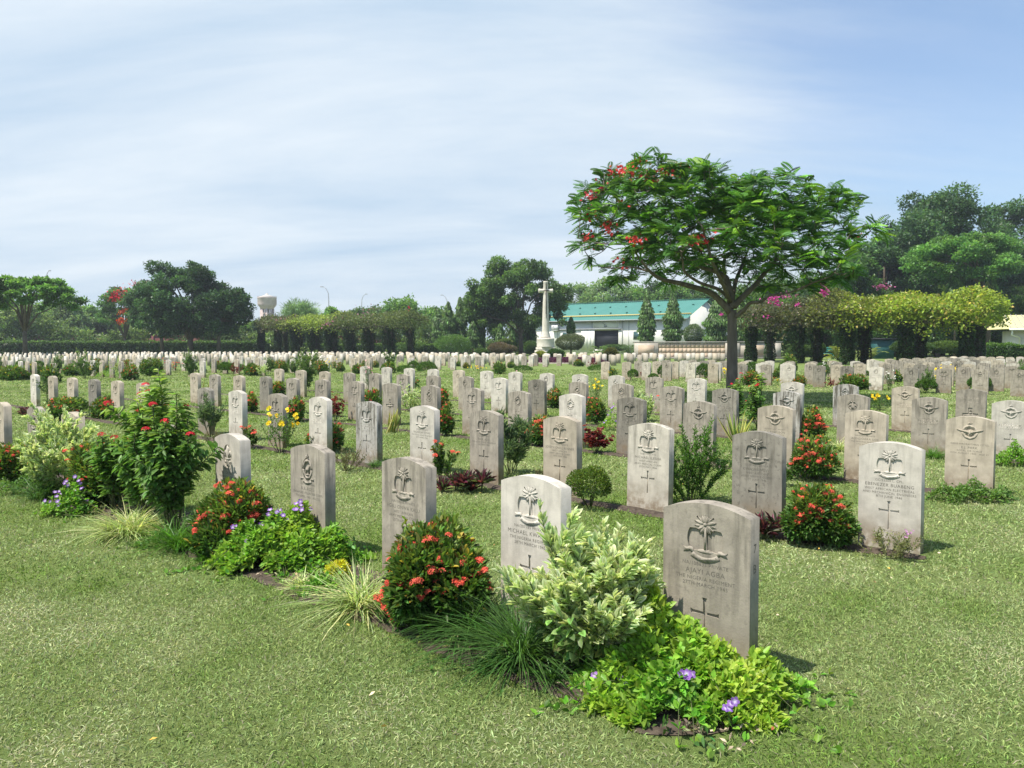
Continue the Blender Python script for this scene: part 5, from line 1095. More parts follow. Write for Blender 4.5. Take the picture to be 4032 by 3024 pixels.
wood('undergrowth', 2880, 4900, 94, 8.5, 72000, (.065, .12, .03), (.12, .20, .045), 'continuous dark green wood behind the right pergola', 300, 1.3, 5.)
# hedge
def leafy_box(name, p0, p1, zt, th, n, L, col, col2, label, cat='hedge', lump=.06, g=tg, z0=0., parent=None):
    p0 = np.array([*p0, 0.]); p1 = np.array([*p1, 0.]); ax = p1 - p0; Ln = np.linalg.norm(ax); ax /= Ln; nn = np.array([ax[1], -ax[0], 0])
    if nn[1] > 0: nn = -nn
    area = np.array([Ln * (zt - z0), Ln * th, Ln * (zt - z0) * .3]); f = g.choice(3, n, p=area / area.sum()); s = g.random(n) * Ln; u = g.random(n)
    z = np.where(f == 1, zt, z0 + (zt - z0) * u); t = np.where(f == 0, th / 2, np.where(f == 1, (u - .5) * th, -th / 2)); bz = lump * (np.sin(s * 1.9) + np.sin(s * 4.3 + 1) + g.normal(size=n) * .7)
    P = p0 + ax * s[:, None] + nn * (t + bz * (f != 1))[:, None]; P[:, 2] = z + bz * (f == 1); nd = np.where((f == 1)[:, None], np.array([0, 0, 1.]), nn * np.where(f == 0, 1, -1)[:, None])
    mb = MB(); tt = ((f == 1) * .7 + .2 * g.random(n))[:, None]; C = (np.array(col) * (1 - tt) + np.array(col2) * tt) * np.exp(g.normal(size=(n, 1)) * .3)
    leaves(mb, T_SIMPLE, P - p0, nd * .5 + sph(g, n), L * g.uniform(.7, 1.2, n), L * .6, C, g=g)
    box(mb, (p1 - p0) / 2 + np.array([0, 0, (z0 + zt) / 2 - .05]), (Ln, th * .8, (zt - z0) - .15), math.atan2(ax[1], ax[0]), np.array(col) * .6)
    return link(name, mb.mesh(name, M['leaf']), parent, p0 if parent is None else p0, 0, label, cat)
q0 = at_d(-1300, 1400, 92); q1 = at_d(1060, 1400, 104); leafy_box('clipped_hedge', q0[:2], q1[:2], 1.75, 1.2, 40000, .22, (.03, .065, .018), (.10, .17, .04), 'long clipped green hedge along the left end of the cemetery')
q0 = at_d(1075, 1400, 105); q1 = at_d(1740, 1400, 104); leafy_box('clipped_hedge', q0[:2], q1[:2], 1.4, 1.0, 14000, .22, (.035, .075, .02), (.11, .18, .04), 'low clipped hedge seen between the left pergola posts')
q0 = at_d(3885, 1400, 62); q1 = at_d(4100, 1400, 60); leafy_box('clipped_hedge', q0[:2], q1[:2], 1.35, 1.2, 6000, .14, (.04, .09, .02), (.10, .18, .03), 'clipped hedge in front of the yellow-roofed hut')
mb = MB(); wp0 = at_d(-1200, 1400, 122); wp1 = at_d(1750, 1400, 126); ax = wp1 - wp0; Ln = np.linalg.norm(ax); box(mb, (0, 0, 1.4), (Ln, .25, 2.8), 0, (.1, .02, .02)); box(mb, (0, 0, 2.86), (Ln + .1, .4, .12))
for i in range(24): box(mb, (-Ln / 2 + (i + .5) * Ln / 24, -.16, 1.42), (.35, .1, 2.84))
link('boundary_wall', mb.mesh('boundary_wall', mat_plain('maroon_paint', (.10, .03, .03), (.14, .045, .04), .8, 3.)), None, (wp0 + wp1) / 2 * np.array([1, 1, 0]), math.atan2(ax[1], ax[0]), 'dark red boundary wall behind the left hedge', 'wall')
# ------------------------------------------------------------------ pergolas
M['pier'] = mat_plain('pergola_pier', (.05, .045, .035), (.10, .09, .07), .9, 6., .4)
def pergola(front, back, df, db, ptop, cbot, ctop, pw, cols, label, flows, seed, post_leaf):
    g = np.random.default_rng(seed); o = bpy.data.objects.new('pergola', None); COL.objects.link(o)
    A = [at_d(x, 1400, d) for x, d in zip(front, df)]; B = [at_d(x, 1400, d) for x, d in zip(back, db)]; base = A[0] * np.array([1, 1, 0]); o.location = base; tag(o, label, 'pergola')
    for L_, leafy in ((A, 1.), (B, .45)):
        for p in L_:
            p = p * np.array([1, 1, 0]) - base; mb = MB(); w = pw; lathe(mb, [(w * .72, 0), (w * .66, ptop * .5), (w * .64, ptop)], 4, p, phase=.6); po = link('post', mb.mesh('post', M['pier']), o)
            n = int(2600 * leafy); z = g.random(n) * ptop; a = g.uniform(0, 6.28, n); r = w * (.62 + .12 * np.sin(z * 4 + a * 2) + g.random(n) * .15); P = np.stack([np.cos(a) * r, np.sin(a) * r, z], 1) + p
            mb = MB(); leaves(mb, T_SIMPLE, P, np.stack([np.cos(a), np.sin(a), 0 * a - .6], 1) + sph(g, n) * .6, .17, .11, cvar(g, n, post_leaf, .35, .08), g=g); link('ivy', mb.mesh('ivy', M['leaf']), po)
    bm = MB(); allp = [p * np.array([1, 1, 0]) - base for p in A + B]
    for L_ in (A, B):
        for i in range(len(L_) - 1):
            p, q = L_[i] - base, L_[i + 1] - base; c = (p + q) / 2; box(bm, (c[0], c[1], ptop + .12), (np.linalg.norm((q - p)[:2]) + .3, .22, .25), math.atan2(q[1] - p[1], q[0] - p[0]))
    link('beams', bm.mesh('beams', M['pier']), o)
    # vine roof as a lumpy slab
    mb = MB(); nseg = len(A)
    for si in range(len(cols)):
        x0, x1, c1, c2, nn = cols[si]; n = nn; t = g.uniform(x0, x1, n) * (nseg - 1); i0 = np.clip(np.floor(t).astype(int), 0, nseg - 2); fr = (t - i0)[:, None]; u = g.random(n)[:, None]
        Aa = np.array(A); Bb = np.array(B); pa = Aa[i0] * (1 - fr) + Aa[i0 + 1] * fr; pb = Bb[i0] * (1 - fr) + Bb[i0 + 1] * fr; u2 = u * 1.5 - .25; P = pa * (1 - u2) + pb * u2 - base
        prof = 1 - (2 * u[:, 0] - 1) ** 2 * .5; lump = .5 + .5 * sine_noise(P, 1.1, seed + 3) * .55; top = cbot + (ctop - cbot) * prof * np.clip(.55 + .5 * lump, .25, 1.25); low = cbot - .4 * np.clip(sine_noise(P, 2.3, seed + 4), 0, 2) * (np.abs(2 * u[:, 0] - 1) > .5) * 1.4
        k = g.random(n); z = low + (top - low) * np.where(k < .6, 1 - k * .25, (k - .6) / .4); P[:, 2] = z + g.normal(size=n) * .13; P[:, :2] += g.normal(size=(n, 2)) * .12
        f = g.random((n, 1)); C = (np.array(c1) * f + np.array(c2) * (1 - f)) * np.exp(g.normal(size=(n, 1)) * .3)
        leaves(mb, T_SIMPLE, P, sph(g, n) + np.array([0, -.3, .1]), .24 * g.uniform(.6, 1.2, n), .15, C, g=g)
    link('vine_canopy', mb.mesh('vine_canopy', M['leaf']), o)
    fb = MB()
    for (fx, fy, m, sx, sy, fc, d) in flows:
        P = np.array([at_d(fx + g.normal() * sx, fy + g.normal() * sy, d) for _ in range(m)]) - base; leaves(fb, T_SIMPLE, P, sph(g, m), .2, .15, cvar(g, m, fc, .15, .04), g=g)
    link('vine_flowers', fb.mesh('vine_flowers', M['petal']), o)
mag = (.62, .08, .36)
pergola([2956, 3140, 3335, 3563, 3803], [3031, 3215, 3404, 3621, 3848], [61, 57, 53, 51, 50], [66, 61, 58, 56, 54], 2.75, 2.75, 5.1, .5,
        [(-.06, .5, (.06, .085, .03), (.10, .085, .05), 15000), (.3, .62, (.10, .13, .03), (.16, .17, .04), 11000), (.46, 1.12, (.26, .31, .04), (.13, .20, .03), 24000), (.5, 1.1, (.34, .24, .09), (.32, .33, .06), 3200)],
        'ivy-clad pergola with yellow-green vine roof on the right', [(3045, 1178, 50, 16, 6, mag, 53), (3060, 1195, 26, 12, 4, mag, 53), (3240, 1135, 26, 5, 12, mag, 53), (3250, 1155, 40, 8, 6, mag, 53), (3140, 1200, 10, 4, 3, mag, 53), (3480, 1130, 40, 18, 4, (.45, .14, .28), 52), (3090, 1165, 30, 30, 5, (.45, .14, .28), 55), (2842, 1238, 10, 3, 4, mag, 58), (2870, 1200, 8, 3, 3, mag, 58), (3010, 1245, 10, 30, 6, mag, 57)], 61, (.035, .07, .02))
pergola([1030, 1095, 1157, 1225, 1293, 1368, 1441, 1522], [1123, 1185, 1250, 1318, 1387, 1462, 1540, 1617], [96, 94, 92, 90, 88, 86, 84, 82], [100, 98, 96, 94, 92, 90, 88, 86], 3.2, 3.2, 5.15, .5,
        [(-.03, .3, (.085, .12, .04), (.11, .10, .06), 9000), (.2, .62, (.27, .32, .06), (.14, .20, .05), 13000), (.55, 1.12, (.08, .12, .04), (.12, .13, .06), 14000)],
        'long ivy-clad pergola with green vine roof left of centre', [(1300, 1275, 24, 12, 8, (.5, .18, .3), 83), (1440, 1240, 40, 50, 16, (.45, .2, .28), 83), (1610, 1216, 8, 4, 3, (.7, .05, .1), 82), (1110, 1255, 20, 30, 6, (.42, .2, .25), 92)], 62, (.03, .06, .022))
# ------------------------------------------------------------------ memorial cross
M['cross'] = mat_plain('pale_cross_stone', (.50, .46, .38), (.62, .58, .50), .85, 2.5, .2); M['bronze'] = mat_plain('dark_bronze', (.05, .04, .035), (.09, .075, .06), .5, 8., metal=.4)
cb_ = at_d(2148, 1400, 81); K = .5425 * 81 / F; base = np.array([cb_[0], 81, 0.])
cr_ = bpy.data.objects.new('memorial_cross', None); COL.objects.link(cr_); cr_.location = base; cr_.rotation_euler[2] = .12; tag(cr_, 'tall pale stone cross with bronze sword on stepped octagonal base', 'monument')
hz = lambda y: (757 - y) * K
mb = MB(); oc = math.pi / 8
for r, y0, y1 in ((160, 757, 742), (112, 742, 728), (78, 728, 702), (70, 702, 680)): box(mb, (0, 0, (hz(y0) + hz(y1)) / 2), (r * 2 * K * (.62 if r > 100 else .92), r * 1.6 * K * (.62 if r > 100 else .92), hz(y1) - hz(y0)))
link('steps', mb.mesh('steps', M['cross']), cr_)
mb = MB(); lathe(mb, [(68 * K, hz(680)), (66 * K, hz(672)), (64 * K, hz(625)), (66 * K, hz(618)), (60 * K, hz(612))], 8, phase=oc); link('pedestal', mb.mesh('pedestal', M['cross']), cr_)
mb = MB(); lathe(mb, [(38 * K, hz(612)), (36 * K, hz(600)), (28 * K, hz(572)), (27 * K, hz(560)), (19 * K, hz(290)), (17.5 * K, hz(215)), (19 * K, hz(211)), (18 * K, hz(203))], 8, phase=oc); link('shaft', mb.mesh('shaft', M['cross']), cr_)
mb = MB(); V = []
for x in (-52, -50, -38, 38, 50, 52):
    r = 15 if abs(x) < 45 else 17.5 if abs(x) == 50 else 16; V.append(np.stack([np.full(8, x * K), np.cos(np.arange(8) * math.pi / 4 + oc) * r * K, np.sin(np.arange(8) * math.pi / 4 + oc) * r * K + hz(272)], 1))
mb.add(np.concatenate(V), [(i * 8 + j, i * 8 + (j + 1) % 8, (i + 1) * 8 + (j + 1) % 8, (i + 1) * 8 + j) for i in range(5) for j in range(8)] + [tuple(range(8))[::-1], tuple(40 + j for j in range(8))]); link('arms', mb.mesh('arms', M['cross']), cr_)
mb = MB(); yb = -22 * K; plate_pts = [(-3.2, 300), (-2, 480), (0, 500), (2, 480), (3.2, 300)]
box(mb, (0, yb - .03, (hz(225) + hz(262)) / 2), (5 * K, .06, hz(225) - hz(262))); box(mb, (0, yb - .03, hz(271)), (38 * K, .07, 6 * K)); box(mb, (0, yb - .03, (hz(276) + hz(440)) / 2), (6 * K, .05, hz(276) - hz(440))); box(mb, (0, yb - .035, hz(224)), (9 * K, .06, 5 * K))
box(mb, (0, yb - .03, (hz(440) + hz(468)) / 2), (3.4 * K, .045, hz(440) - hz(468))); link('bronze_sword', mb.mesh('bronze_sword', M['bronze']), cr_)
# purple bed with paved edge
pc = at_h(2240, 1432); pr = (355 / 2 / F * pc[1]); 
mb = MB(); V = []; th = np.linspace(0, 2 * math.pi, 41)[:-1]
for r, z in ((1.06, 0), (1.06, .07), (1.0, .07)): V.append(np.stack([np.cos(th) * pr * r, np.sin(th) * pr * .8 * r, np.full(40, z)], 1))
mb.add(np.concatenate(V), [(i * 40 + j, i * 40 + (j + 1) % 40, (i + 1) * 40 + (j + 1) % 40, (i + 1) * 40 + j) for i in range(2) for j in range(40)]); g = tg
eo = link('bed_kerb', mb.mesh('bed_kerb', mat_plain('kerb_stone', (.3, .27, .23), (.4, .36, .3), .9, 5.)), None, (pc[0], pc[1] + pr * .8, 0), 0, 'low paved edging round the purple bed below the cross', 'kerb')
n = 16000; a = g.uniform(0, 6.28, n); r = np.sqrt(g.random(n)); P = np.stack([np.cos(a) * r * pr, np.sin(a) * r * pr * .8, .38 * np.clip(1 - r ** 6, .2, 1) * (.8 + .2 * g.random(n))], 1); mb = MB()
leaves(mb, T_SIMPLE, P, sph(g, n) + np.array([0, 0, .4]), .10, .07, cvar(g, n, (.085, .022, .055), .3, .1), g=g); link('purple_foliage_plants', mb.mesh('purple_foliage_plants', M['leaf']), None, (pc[0], pc[1] + pr * .8, 0), 0, 'dark purple low foliage filling the round bed below the cross', 'plants', None, 'stuff')
# bushes about the lawn
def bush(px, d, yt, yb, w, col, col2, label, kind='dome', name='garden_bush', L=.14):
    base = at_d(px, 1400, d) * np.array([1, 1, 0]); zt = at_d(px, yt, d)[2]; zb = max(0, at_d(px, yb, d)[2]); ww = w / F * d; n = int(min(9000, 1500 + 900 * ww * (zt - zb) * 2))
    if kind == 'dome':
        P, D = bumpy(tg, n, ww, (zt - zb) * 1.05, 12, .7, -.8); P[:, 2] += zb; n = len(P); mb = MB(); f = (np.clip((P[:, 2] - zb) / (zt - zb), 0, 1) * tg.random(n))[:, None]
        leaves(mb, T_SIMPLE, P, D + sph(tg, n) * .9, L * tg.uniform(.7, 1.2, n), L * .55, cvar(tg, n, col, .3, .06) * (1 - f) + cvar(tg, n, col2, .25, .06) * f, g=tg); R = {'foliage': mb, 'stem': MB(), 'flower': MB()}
    else:
        R = new(); nb = 16
        for k in range(nb):
            a = k * 2.4; el = tg.uniform(.5, 1.25); Lf = (zt) * tg.uniform(.75, 1.0); t = np.linspace(0, 1, 9); hx = Lf * .75 * math.cos(el) * 1.4; pts = np.stack([np.cos(a) * hx * t, np.sin(a) * hx * t, Lf * (math.sin(el) * t * 1.15 - .45 * t ** 2.4)], 1); pts[:, 2] = np.maximum(pts[:, 2], .05)
            tube(R['stem'], pts, np.linspace(.03, .008, 9), 4); m = 60; tt = np.linspace(.2, 1, m); sg = tt * 8; i0 = np.minimum(sg.astype(int), 7); p = pts[i0] + (pts[i0 + 1] - pts[i0]) * (sg - i0)[:, None]; ax = nrm(pts[i0 + 1] - pts[i0]); sd = nrm(np.cross(ax, [0, 0, 1.])) * np.where(np.arange(m) % 2, 1, -1)[:, None]
            leaves(R['foliage'], T_SIMPLE, p, sd + ax * .7 + np.array([0, 0, -.25]), Lf * .22, .045, cvar(tg, m, col, .2, .05), g=tg)
    return emit(name, R, base, label, 'palm' if kind == 'palm' else 'bush', 'bushes near the cross and building')
G1 = (.035, .075, .02); G2 = (.09, .15, .03); GB = (.08, .07, .035)
for a in [(2187, 67, 1376, 1424, 78, G1, (.06, .12, .025), 'round dark clipped bush right of the cross base'), (2248, 88, 1314, 1392, 130, (.07, .09, .045), (.13, .15, .07), 'loose twiggy grey-green bush between cross and building'),
          (2403, 59, 1372, 1430, 66, (.05, .07, .02), (.15, .13, .04), 'round bronze-green bush at the right of the purple bed'), (1897, 88, 1374, 1405, 58, G1, G2, 'round green bush among stones left of the cross'),
          (1975, 92, 1350, 1400, 122, GB, (.18, .13, .10), 'wide brown-topped bush left of the cross'), (1785, 95, 1320, 1400, 160, (.05, .11, .025), (.13, .22, .05), 'large light green bush right of the left pergola'),
          (2090, 94, 1345, 1400, 66, G1, G2, 'green bush just behind the left side of the cross base'), (1990, 96, 1335, 1360, 60, (.07, .12, .03), (.16, .2, .05), 'spiky light green bush above the brown-topped bush'), (2730, 100, 1280, 1370, 92, (.06, .10, .04), (.16, .22, .10), 'pale bushy shrub beside the gable end of the building'),
          (3150, 70, 1360, 1405, 100, (.04, .07, .025), G2, 'low bush between right pergola posts near the wall end'), (3215, 72, 1350, 1402, 70, G1, G2, 'dark low bush left of the teal bench'), (3590, 70, 1340, 1400, 160, G1, (.08, .13, .03), 'broad low bush seen between right pergola posts'), (3730, 70, 1345, 1400, 150, (.05, .09, .02), (.12, .18, .03), 'lighter low bush near the right pergola end'),
          (2420, 110, 1358, 1385, 120, G1, G2, 'low dark planting along the foot of the building'), (2150, 112, 1350, 1400, 60, G1, G2, 'bush behind the cross pedestal'), (1620, 102, 1350, 1400, 110, G1, G2, 'dark bush at the right end of the left pergola'), (2130, 66, 1385, 1418, 50, (.12, .16, .04), (.3, .3, .06), 'low yellow-green planting at the cross steps')]:
    bush(*a)
for a in [(2366, 84, 1332, 1400, 60, (.10, .17, .04), G2, 'small fan of palm fronds before the dark doorway', 'palm', 'small_palm'), (2480, 88, 1318, 1400, 60, (.07, .12, .04), G2, 'arching small palm at the left end of the memorial wall', 'palm', 'small_palm'), (3300, 66, 1330, 1400, 60, (.22, .25, .05), G2, 'yellow-green palm clump behind the right pergola, left one', 'palm', 'small_palm'),
          (3420, 66, 1325, 1400, 60, (.16, .20, .05), G2, 'wide arching palm behind the right pergola', 'palm', 'small_palm')]:
    bush(*a)
# ------------------------------------------------------------------ memorial wall
M['sand'] = mat_plain('buff_sandstone', (.42, .31, .22), (.52, .41, .30), .85, 1.2, .2); M['greystone'] = mat_plain('grey_coping', (.20, .19, .17), (.30, .28, .25), .9, 3., .2)
w0 = at_d(2497, 1400, 79); w1 = at_d(3072, 1400, 77); ax = (w1 - w0) * np.array([1, 1, 0]); Ln = np.linalg.norm(ax); wo = bpy.data.objects.new('memorial_wall', None); COL.objects.link(wo); wo.location = (w0 + w1) / 2 * np.array([1, 1, 0]); wo.rotation_euler[2] = math.atan2(ax[1], ax[0]); tag(wo, 'long low buff stone memorial wall with grey coping', 'wall')
mb = MB(); nb = 16
for i in range(nb):
    for z in range(3): box(mb, (-Ln / 2 + 2.4 + (i + .5) * (Ln - 7.8) / nb, 0, .3 + z * .5), ((Ln - 7.8) / nb - .012, .5, .49))
box(mb, (-1.4, 0, .8), (Ln - 7.9, .46, 1.5)); link('panels', mb.mesh('panels', M['sand']), wo)
mb = MB()
for x, w in ((-Ln / 2 + 1.2, 2.4), (Ln / 2 - 4.7, 1.4), (Ln / 2 - .5, 1.0)): box(mb, (x, -.02, .8), (w, .62, 1.56))
box(mb, (Ln / 2 - 2.5, 0, .8), (3.0, .5, 1.5)); link('piers', mb.mesh('piers', mat_plain('pier_stone', (.36, .32, .26), (.46, .42, .36), .9, 1.5, .2)), wo)
mb = MB(); box(mb, (Ln / 2 - 2.5, -.27, .85), (1.7, .05, 1.0)); box(mb, (-Ln / 2 + 1.2, -.35, .85), (1.6, .05, 1.0)); link('inscription_panel', mb.mesh('inscription_panel', M['sand']), wo)
mb = MB(); box(mb, (0, 0, 1.66), (Ln + .3, .68, .13)); link('coping', mb.mesh('coping', M['greystone']), wo); mb = MB(); box(mb, (0, -.2, .06), (Ln + .5, 1.5, .12)); link('plinth', mb.mesh('plinth', M['greystone']), wo)
# ------------------------------------------------------------------ building
M['white'] = mat_plain('white_wall', (.72, .71, .66), (.80, .79, .75), .8, .8, 0); M['dark'] = mat_plain('dark_inside', (.012, .014, .02), (.02, .022, .03), .6); M['glass'] = mat_plain('dark_glass', (.03, .07, .08), (.06, .12, .13), .15, spec=.6)
M['grey'] = mat_plain('grey_metal', (.30, .31, .32), (.4, .41, .42), .5); M['yellow'] = mat_plain('yellow_strip', (.55, .42, .14), (.62, .48, .18), .6)
def roof_mat():
    m = bpy.data.materials.new('teal_sheet_roof'); t = nt(m); P = t.nodes['Principled BSDF']; P.inputs['Roughness'].default_value = .5
    nz = t.nodes.new('ShaderNodeTexNoise'); nz.inputs['Scale'].default_value = .6; tc = t.nodes.new('ShaderNodeTexCoord'); lk(t, tc, 'Object', nz, 'Vector')
    r = t.nodes.new('ShaderNodeValToRGB'); r.color_ramp.elements[0].color = (.055, .185, .15, 1); r.color_ramp.elements[1].color = (.075, .235, .195, 1); lk(t, nz, 'Fac', r, 'Fac'); lk(t, r, 'Color', P, 'Base Color'); return m
M['roof'] = roof_mat()
Rf = at_d(2698, 1400, 115) * np.array([1, 1, 0]); Lf = at_d(2108, 1400, 131) * np.array([1, 1, 0]); ax = Rf - Lf; FL = np.linalg.norm(ax); bo = bpy.data.objects.new('workshop_building', None); COL.objects.link(bo); bo.location = Lf; bo.rotation_euler[2] = math.atan2(ax[1], ax[0])
tag(bo, 'long white single-storey building with a teal ribbed metal roof', 'building'); EV = 5.3; RD = 7.9; RH = 8.5     # local x along the facade, y to the back
def X(px):      # facade x from pixel column
    u = (px - CX) / F; e = ax / FL; return (u * Lf[1] - Lf[0]) / (e[0] - u * e[1])
def part(name, fn, mat, par=bo, sm=False):
    mb = MB(); fn(mb); return link(name, mb.mesh(name, mat, sm), par)
d0, d1 = X(2335), X(2434)
def walls(mb):
    box(mb, (d0 / 2, .15, EV / 2), (d0, .3, EV)); box(mb, ((d1 + FL) / 2, .15, EV / 2), (FL - d1, .3, EV)); box(mb, ((d0 + d1) / 2, .15, (3.75 + EV) / 2), (d1 - d0, .3, EV - 3.75)); box(mb, ((d0 + d1) / 2, .15, .35), (d1 - d0, .3, .7))
    box(mb, (.15, RD, EV / 2), (.3, 2 * RD - .6, EV)); box(mb, (FL / 2, 2 * RD - .15, EV / 2), (FL, .3, EV))
part('wall', walls, M['white'])
part('wall_battens', lambda mb: [box(mb, (x_, -.012, EV / 2 + .2), (.09, .03, EV - .6)) for x_ in np.arange(1.2, FL, 3.3) if not d0 - .1 < x_ < d1 + .1], M['grey'])
def gable(mb):
    for x in (0, FL - .3):
        z0 = EV + .002 if x == 0 else 0
        prof_ = [(0.3, z0), (2 * RD - .3, z0), (2 * RD - .3, EV), (RD, RH - .15), (.3, EV + .05)] if z0 == 0 else [(0.3, EV + .002), (2 * RD - .3, EV + .002), (RD, RH - .15)]
        k = len(prof_); mb.add(np.array([(x, a, b) for a, b in prof_] + [(x + .297, a, b) for a, b in prof_]), [tuple(range(k))[::-1], tuple(range(k, 2 * k))] + [(i, (i + 1) % k, k + (i + 1) % k, k + i) for i in range(k)])
part('gable_wall', gable, M['white'])
def roof(mb):
    sl = math.hypot(RD + .6, RH - EV + .25)
    for s in (0, 1):
        nr = 78; xs_ = np.linspace(-.5, FL + .5, nr * 4 + 1); zz = np.array([0, .0, .07, .07] * nr + [0]); pts = []
        for (yy, zb_) in ((-.6, EV + .02), (RD, RH + .05)):
            yy2 = yy if s == 0 else 2 * RD - yy; pts.append(np.stack([xs_, np.full_like(xs_, yy2), zb_ + zz], 1))
        k = len(xs_); mb.add(np.concatenate(pts), [(i, i + 1, k + i + 1, k + i) for i in range(k - 1)])
part('roof', roof, M['roof'])
def vents(mb):
    for i in range(9):
        for j in (0.35, .7): x = 1.5 + i * FL / 9.3 + (j > .5) * 1.2; y = -.6 + (RD + .6) * j; z = EV + (RH - EV) * j + .16; lathe(mb, [(.16, -.1), (.16, .02), (.2, .04), (.02, .14)], 8, (x, y, z))
part('roof_vents', vents, M['roof'])
part('ridge_cap', lambda mb: (box(mb, (FL / 2, RD, RH + .16), (FL + 1.1, .5, .08))), M['roof'])
part('yellow_strip', lambda mb: tube(mb, [(-.5, .9, EV + .82), (FL + .5, .9, EV + .82)], .11, 6), M['yellow'])
part('gutter', lambda mb: (box(mb, (FL / 2, -.66, EV - .02), (FL + 1.1, .18, .16)), box(mb, (FL / 2, -.3, EV - .08), (FL + .8, .55, .05))), M['grey'])
part('doorway', lambda mb: (box(mb, ((d0 + d1) / 2, 3.1, 2.2), (d1 - d0 - .02, 5.6, 3.1))), M['dark'])  # solid near-black block; the unlit interior is put into its colour
part('sliding_door', lambda mb: ([box(mb, (d0 - 1.9 + i * .63, -.07, 2.25), (.6, .08, 3.1)) for i in range(4)], box(mb, (d0 - .95, -.05, 2.25), (2.5, .04, 3.2))), M['white'])
part('door_track', lambda mb: box(mb, ((X(2200) + X(2445)) / 2, -.16, 3.95), (X(2445) - X(2200), .14, .16)), M['grey'])
for x in (X(2230), X(2510)): 
    w_ = part('window', lambda mb: box(mb, (x, -.02, 2.9), (1.5, .08, 1.3)), M['grey']); part('pane', lambda mb: box(mb, (x, -.08, 2.9), (1.3, .06, 1.1)), M['glass'], w_)
xa = X(2190)
ac = part('air_conditioner', lambda mb: (box(mb, (xa, -.35, 4.25), (1.15, .45, .85)), box(mb, (xa, -.3, 3.78), (1.2, .6, .05))), mat_plain('white_casing', (.7, .7, .7), None, .5))
part('fan_grille', lambda mb: [tube(mb, [(xa - .15 + r * math.cos(a), -.59, 4.25 + r * math.sin(a)) for a in np.linspace(0, 6.28, 15)], .012, 4) for r in (.1, .2, .3)], M['grey'], ac)
part('wall_lamp', lambda mb: (tube(mb, [(X(2383), 0, 4.6), (X(2383) - .1, -.3, 4.75), (X(2383) - .3, -.5, 4.9)], .05, 6), box(mb, (X(2383), -.03, 4.35), (.5, .06, .3))), M['grey'])
part('downpipe', lambda mb: tube(mb, [(X(2450), -.12, .1), (X(2450), -.12, EV - .1)], .05, 6), M['grey'])
# the hut with the yellow roof at the right edge
hc = at_d(4012, 1400, 66); ho = bpy.data.objects.new('garden_hut', None); COL.objects.link(ho); ho.location = hc * np.array([1, 1, 0]); ho.rotation_euler[2] = -.25; tag(ho, 'small white hut with pale yellow ribbed roof at the right edge', 'hut')
part('wall', lambda mb: box(mb, (2.0, 2.0, 1.3), (4, 4, 2.6)), M['white'], ho)
part('roof', lambda mb: ([box(mb, (-1.2 + i * .46, .9, 3.2), (.06, 2.6, .06)) if False else None for i in range(1)], mb.add([(-1.1, -1.0, 2.75), (5, -1.0, 2.75), (4.2, 2, 4.0), (-.6, 2, 4.0), (5, 5, 2.75), (-1.1, 5, 2.75)], [(0, 1, 2, 3), (3, 2, 4, 5), (0, 3, 5), (1, 4, 2)])), mat_plain('yellow_roof_sheet', (.50, .46, .22), (.58, .53, .28), .6), ho)
part('roof_ribs', lambda mb: [tube(mb, [(-1.0 + i * .5, -1.0, 2.8), (-.5 + i * .42, 2, 4.05)], .03, 4) for i in range(12)], M['grey'], ho)
part('gutter', lambda mb: (box(mb, (1.95, -1.08, 2.68), (6.2, .18, .16)), tube(mb, [(-.9, -1.0, 2.6), (-.9, -.9, 2.2), (.0, -.06, 2.0), (.0, -.06, .1)], .07, 6)), M['white'], ho)
# pale block glimpsed through the trees on the right
gb = at_d(3960, 1400, 118) * np.array([1, 1, 0]); go = bpy.data.objects.new('pale_office_block', None); COL.objects.link(go); go.location = gb; go.rotation_euler[2] = -.1; tag(go, 'pale office block glimpsed through the tall trees at right', 'building')
part('wall', lambda mb: box(mb, (3, 4, 8.5), (13, 8, 17)), mat_plain('pale_render', (.5, .52, .52), (.6, .61, .6), .8), go)
for i in range(4):
    for j in range(4):
        w_ = part('window', lambda mb: box(mb, (-2 + i * 3.0, -.03, 3 + j * 3.8), (2.2, .1, 1.9)), M['grey'], go); part('pane', lambda mb: box(mb, (-2 + i * 3.0, -.1, 3 + j * 3.8), (2.0, .08, 1.7)), M['glass'], w_)
M['teal'] = mat_plain('teal_paint', (.04, .22, .19), (.06, .28, .24), .6)
tb_ = at_d(3254, 1400, 74); to = bpy.data.objects.new('garden_bench', None); COL.objects.link(to); to.location = tb_ * np.array([1, 1, 0]); tag(to, 'teal painted bench behind the right pergola', 'bench')
part('seat', lambda mb: box(mb, (0, 0, .55), (1.4, .5, .06)), M['teal'], to); part('backrest', lambda mb: [box(mb, (0, .24, .75 + i * .17), (1.4, .05, .13)) for i in range(3)], M['teal'], to)
for x in (-.6, .6): part('leg', lambda mb: box(mb, (x, 0, .26), (.07, .45, .52)), M['teal'], to)
sd_ = at_d(3490, 1400, 76); so_ = bpy.data.objects.new('tool_shed', None); COL.objects.link(so_); so_.location = sd_ * np.array([1, 1, 0]); tag(so_, 'dark teal low shed behind the palms at the right pergola', 'shed')
part('wall', lambda mb: box(mb, (0, 1, .95), (1.7, 1.6, 1.9)), mat_plain('dark_teal', (.015, .07, .07), (.02, .09, .09), .6), so_); part('roof', lambda mb: box(mb, (0, 1, 1.97), (2.1, 2.0, .12)), M['dark'], so_)
